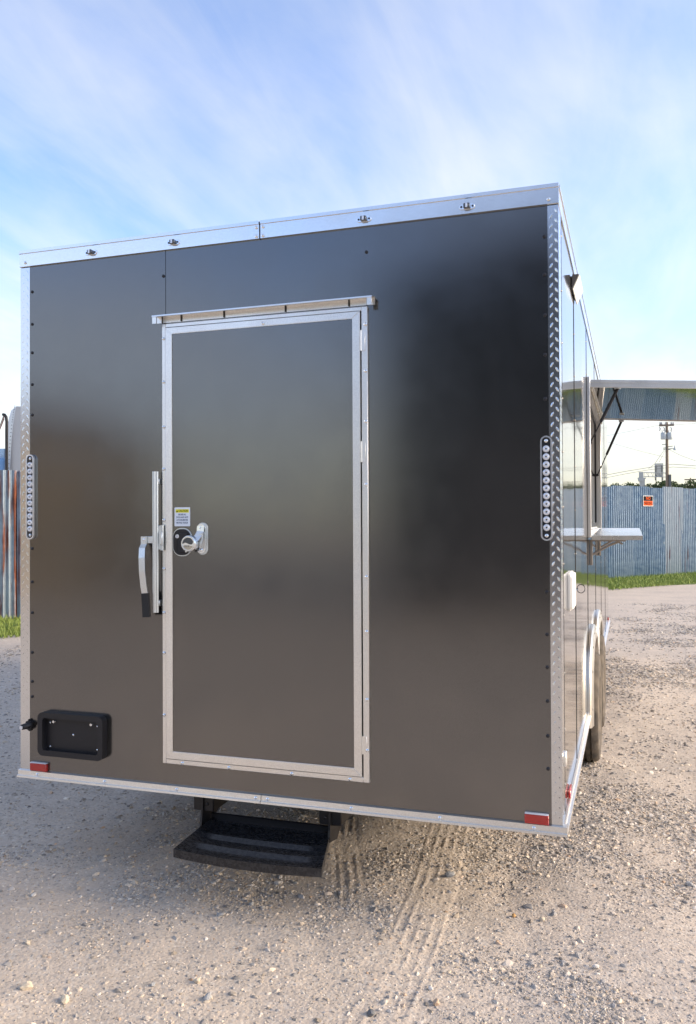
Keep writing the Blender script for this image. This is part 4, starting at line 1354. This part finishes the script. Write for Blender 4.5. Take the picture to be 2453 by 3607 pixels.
for px_ in (2323, 2338, 2363):
    p = prl(px_, 1502); tube('cutout_fuse', [(p.x, -.1, p.z - .1), (p.x + .08, -.14, p.z - .22), (p.x + .02, -.1, p.z - .42)], .05, mat('porcelain'), pr, 8)
TC = lathe_mesh('transformer', [(.24, 0), (.26, .05), (.26, .55), (.22, .62), (.05, .64)], 'z', TRF, 16)
for px_, y_ in ((2338, -.15), (2360.5, -.1)):
    p = prl(px_, 1548); tr_o = inst('transformer', TC, (p.x, y_, p.z), pr)
    for dx in (-.1, .1):
        tube('bushing', [(dx, 0, .6), (dx * 1.4, 0, .86)], [.045, .025], mat('porcelain'), tr_o, 8)
for py_, l_, r_ in ((1566, 2332, 2352), (1573, 2352, 2370), (1578, 2336, 2352), (1582, 2336, 2370)):
    pl_, pr__ = prl(l_, py_ + 1), prl(r_, py_ - 1)
    tube('service_bracket', [(pl_.x, -.2, pl_.z), (pr__.x, -.2, pr__.z)], .03, mat('dark_bracket', (.10, .11, .11), .6), pr, 6)
p = prl(2378, 1583)
lp_ = inst('lamp_head', lathe_mesh('lamp_head', [(.16, -.08), (.15, 0), (.08, .14), (.05, .34)], 'z', TRF, 12), (p.x, -.2, p.z), pr)
tube('lamp_arm', [(.0, -.1, p.z - .05), (p.x, -.2, p.z + .12)], .025, TRF, pr, 6)
boxes('cable_guard', [(.12, .34, -.22, .05, 0, prl(2352, 1672).z)], mat('dark_bracket'), pr)
pr2, pb2, ptop2 = pole_thing('utility_pole', 'small distant utility pole at the far right edge', 2434, 190, 1683, True, .16)
box('crossarm', -1.2, 1.2, -.1, .1, ptop2 - .5, ptop2 - .25, WOOD, pr2)
# overhead lines
CABLE = mat('overhead_cable', (.22, .22, .22), .7)
def cable(label, pts_px, Y, r=.014, yspan=0.):
    P = []
    for i, (a, b_) in enumerate(pts_px):
        P.append(px_at(a, b_, Y + yspan * i / max(1, len(pts_px) - 1)))
    out = []
    for i in range(len(P) - 1):
        for k in range(4):
            out.append(P[i].lerp(P[i + 1], k / 4))
    out.append(P[-1])
    o0 = out[0].copy()
    bm = bmesh.new(); add_tube(bm, [q - o0 for q in out], r, 5)
    o = bm_obj('power_line', bm, CABLE, None, True); o.location = o0
    tag(o, label, 'cable', 'overhead lines')
cable('overhead wire rising left to right to the pole crossarm', [(2000, 1560), (2100, 1542), (2200, 1523), (2326, 1497)], 79.8, .012)
cable('thin overhead wire leaving the crossarm towards the right', [(2372, 1497), (2440, 1492), (2560, 1480)], 79.8, .012)
cable('thin wire sloping down left to right behind the hatch strut', [(2100, 1545), (2180, 1568), (2260, 1590), (2350, 1612)], 84, .012)
cable('wire sloping down right from the lamp height of the pole', [(2354, 1582), (2400, 1605), (2453, 1624), (2560, 1650)], 79.8, .014)
cable('steep service wire dropping left from the pole to the sign frame', [(2344, 1580), (2325, 1607), (2307, 1634), (2285, 1651)], 79.8, .018)
cable('second steep service wire dropping left beside the first', [(2347, 1583), (2335, 1604), (2322, 1628)], 79.8, .013)
cable('upper horizontal wire bundle crossing behind the gantry', [(2100, 1680), (2200, 1661), (2285, 1647), (2370, 1635), (2453, 1641), (2560, 1648)], 82, .022)
cable('lower horizontal wire bundle crossing behind the gantry', [(2100, 1690), (2200, 1670), (2285, 1655), (2370, 1645), (2453, 1649), (2560, 1654)], 82, .018)

# gantry with truss, billboard frame, white column
GREYS = mat('gantry_grey', (.40, .43, .42), .55, .2)
gb = px_at(2262, 1800, 120)
gan = thing('sign_gantry', 'grey truss gantry arm reaching right from a boxy tower beyond the fence', 'gantry', (gb.x, gb.y, 0))
def grl(px_, py_, Y=120, o=gb):
    p = px_at(px_, py_, Y); return Vector((p.x - o.x, p.y - o.y, p.z))
h0, h1 = grl(2250, 1712), grl(2274, 1684)
box('tower_leg', -.30, .42, -.3, .3, 0, grl(2262, 1690).z, GREYS, gan)
prism('tower_hopper', [(grl(2246, 1683).x, grl(2246, 1683).z), (grl(2277, 1683).x, grl(2277, 1683).z), (grl(2268, 1696).x, grl(2268, 1696).z), (grl(2249, 1696).x, grl(2249, 1696).z)], 'y', -.5, .5, GREYS, gan, smooth=False)
box('tower_head', grl(2251, 1680).x, grl(2267, 1680).x, -.35, .35, grl(2258, 1683).z - .02, grl(2258, 1663).z, GREYS, gan)
for py_ in (1664.5, 1679):
    a, b_ = grl(2268, py_ ), grl(2350, py_ + 1.5)
    tube('truss_chord', [a, b_], .055, GREYS, gan, 6)
for k in range(10):
    a, b_ = grl(2270 + k * 8, 1665), grl(2270 + k * 8 + (8 if k % 2 else 0), 1680)
    tube('truss_web', [a, b_], .03, GREYS, gan, 5)
bb = px_at(2321, 1800, 121.5)
bil = thing('pylon_sign', 'tall pale rectangular sign frame on two posts above the treetops', 'sign', (bb.x, bb.y, 0))
x0, x1 = grl(2306.5, 1640, 121.5, bb).x, grl(2337, 1640, 121.5, bb).x
zt_, zb_ = grl(2320, 1632, 121.5, bb).z, grl(2320, 1692, 121.5, bb).z
PALEF = mat('pale_sign_paint', (.55, .56, .50), .6)
boxes('outer_frame', [(x0, x0 + .18, -.1, .1, zb_, zt_), (x1 - .18, x1, -.1, .1, zb_, zt_), (x0 + .18, x1 - .18, -.1, .1, zt_ - .28, zt_)], PALEF, bil)
box('sign_panel', x0 + .18, x1 - .18, .02, .08, grl(2320, 1664, 121.5, bb).z, zt_ - .28, mat('faded_panel', (.62, .63, .58), .7), bil)
box('lower_panel', x0 + .2, x1 - .2, .02, .08, grl(2320, 1679, 121.5, bb).z, grl(2320, 1666, 121.5, bb).z, GREYS, bil)
for px_ in (2311, 2332):
    x = grl(px_, 1650, 121.5, bb).x
    box('post', x - .06, x + .06, -.25, -.12, 0, zt_ - .3, mat('dark_bracket'), bil)

# trees behind the fence
LEAF = mat('foliage', (.05, .085, .03), .7)
N, L, b = nodes(LEAF)
oi = N.new('ShaderNodeObjectInfo'); c = coords(N, L); n1 = nz(N, 1.2, 3, .6); L.new(c, n1.inputs['Vector'])
L.new(ramp(N, L, n1.outputs['Fac'], [(.3, (.035, .060, .022)), (.55, (.060, .095, .030)), (.75, (.105, .135, .045))]), b.inputs['Base Color'])
BARK = mat('bark', (.10, .08, .06), .9)
def tree(label, px_, ptop_px, Y, rad, seed, nleaf=2600):
    rs = np.random.default_rng(seed)
    basep = px_at(px_, 1800, Y); H = px_at(px_, ptop_px, Y).z
    root = thing('tree', label, 'tree', (basep.x, basep.y, 0), 0, 'trees beyond the fence')
    bm = bmesh.new()
    add_tube(bm, [(0, 0, 0), (.05, 0, H * .3), (0, .05, H * .62)], [.22, .16, .08], 8)
    for k in range(6):
        a = rs.uniform(0, 6.28); z0 = H * rs.uniform(.28, .5)
        add_tube(bm, [(0, 0, z0), (math.cos(a) * rad * .4, math.sin(a) * rad * .4, z0 + H * .12), (math.cos(a) * rad * .75, math.sin(a) * rad * .75, z0 + H * .26)], [.08, .05, .02], 6)
    bm_obj('trunk', bm, BARK, root, True)
    cl = [(rs.normal(0, rad * .42), rs.normal(0, rad * .42), H * rs.uniform(.45, .88), rad * rs.uniform(.28, .5)) for _ in range(11)]
    cl.append((0, 0, H - rad * .34, rad * .34))
    V = []
    per = nleaf // len(cl)
    for cx, cy, cz, cr_ in cl:
        d = rs.normal(size=(per, 3)); d /= np.linalg.norm(d, axis=1)[:, None]
        p = np.array([cx, cy, cz]) + d * (cr_ * rs.uniform(.55, 1.08, per)[:, None]) * np.array([1, 1, .8])
        s = rs.uniform(.09, .2, per)[:, None]
        u = rs.normal(size=(per, 3)); u /= np.linalg.norm(u, axis=1)[:, None]
        v = np.cross(u, rs.normal(size=(per, 3))); v /= np.linalg.norm(v, axis=1)[:, None]
        V.append(np.stack([p - u * s, p + v * s * .5, p + u * s, p - v * s * .5], 1))
    V = np.concatenate(V)
    V[..., 2] = np.minimum(V[..., 2], H)
    cm = np_mesh('crown', V.reshape(-1, 3), np.arange(len(V) * 4).reshape(-1, 4)); cm.materials.append(LEAF)
    link(bpy.data.objects.new('crown', cm), root)
TREES = [
    ('low rounded tree top just right of the trailer side', 2170, 1698, 95, 2.2),
    ('second low tree top left of the white tower', 2215, 1694, 100, 2.4),
    ('bushy tree top directly right of the boxy tower', 2290, 1699, 98, 1.8),
    ('dark dense tree top below the tall sign frame', 2322, 1692, 96, 1.9),
    ('tree top just left of the utility pole', 2343, 1690, 94, 1.3),
    ('pale tree top right of the utility pole', 2372, 1696, 100, 2.2),
    ('low tree top between the two utility poles', 2402, 1702, 100, 1.6),
    ('rounded dark tree top at the right edge of the photo', 2440, 1684, 92, 2.2),
    ('tree top cut off by the right edge of the photo', 2475, 1694, 95, 2.4),
]
for i, (lb_, a, b_, Y, rd) in enumerate(TREES):
    tree(lb_, a, b_, Y, rd, 500 + i)

# ------------------------------------------------------------------ buildings behind the camera, seen mirrored in the rear wall
def simple_building(name, label, x0, x1, y0, y1, h, wallM, roofM, doors):
    cx = (x0 + x1) / 2
    root = thing(name, label, 'building', (cx, y1, 0))
    w = (x1 - x0) / 2; d = y1 - y0
    box('wall', -w, w, -d, 0, 0, h, wallM, root)
    prism('roof', [(-w - .3, h + .002), (w + .3, h + .002), (0, h + .9)], 'y', -d - .3, .3, roofM, root, smooth=False)
    for a, b_, z in doors:
        dr_ = box('roller_door', a, b_, .002, .05, 0, z, mat('door_grey', (.10, .10, .105), .5), root)
        k = .3
        while k < z:
            box('door_slat', a, b_, .051, .062, k - .02, k, mat('door_grey'), dr_); k += .3
simple_building('workshop_building', 'dark tall workshop mirrored in the right half of the trailer rear wall', -2.75, 4.5, -21, -11.5, 5.8, mat('dark_shed_wall', (.040, .050, .062), .7), mat('dark_shed_roof', (.04, .042, .045), .6), [(-2.4, -.2, 3.2)])
simple_building('storage_shed', 'brown shed mirrored at the left edge of the trailer rear wall', -14.5, -10.6, -17, -11, 3.6, mat('brown_shed_wall', (.27, .235, .19), .8), mat('brown_shed_roof', (.14, .10, .075), .7), [(.3, 1.6, 2.4)])
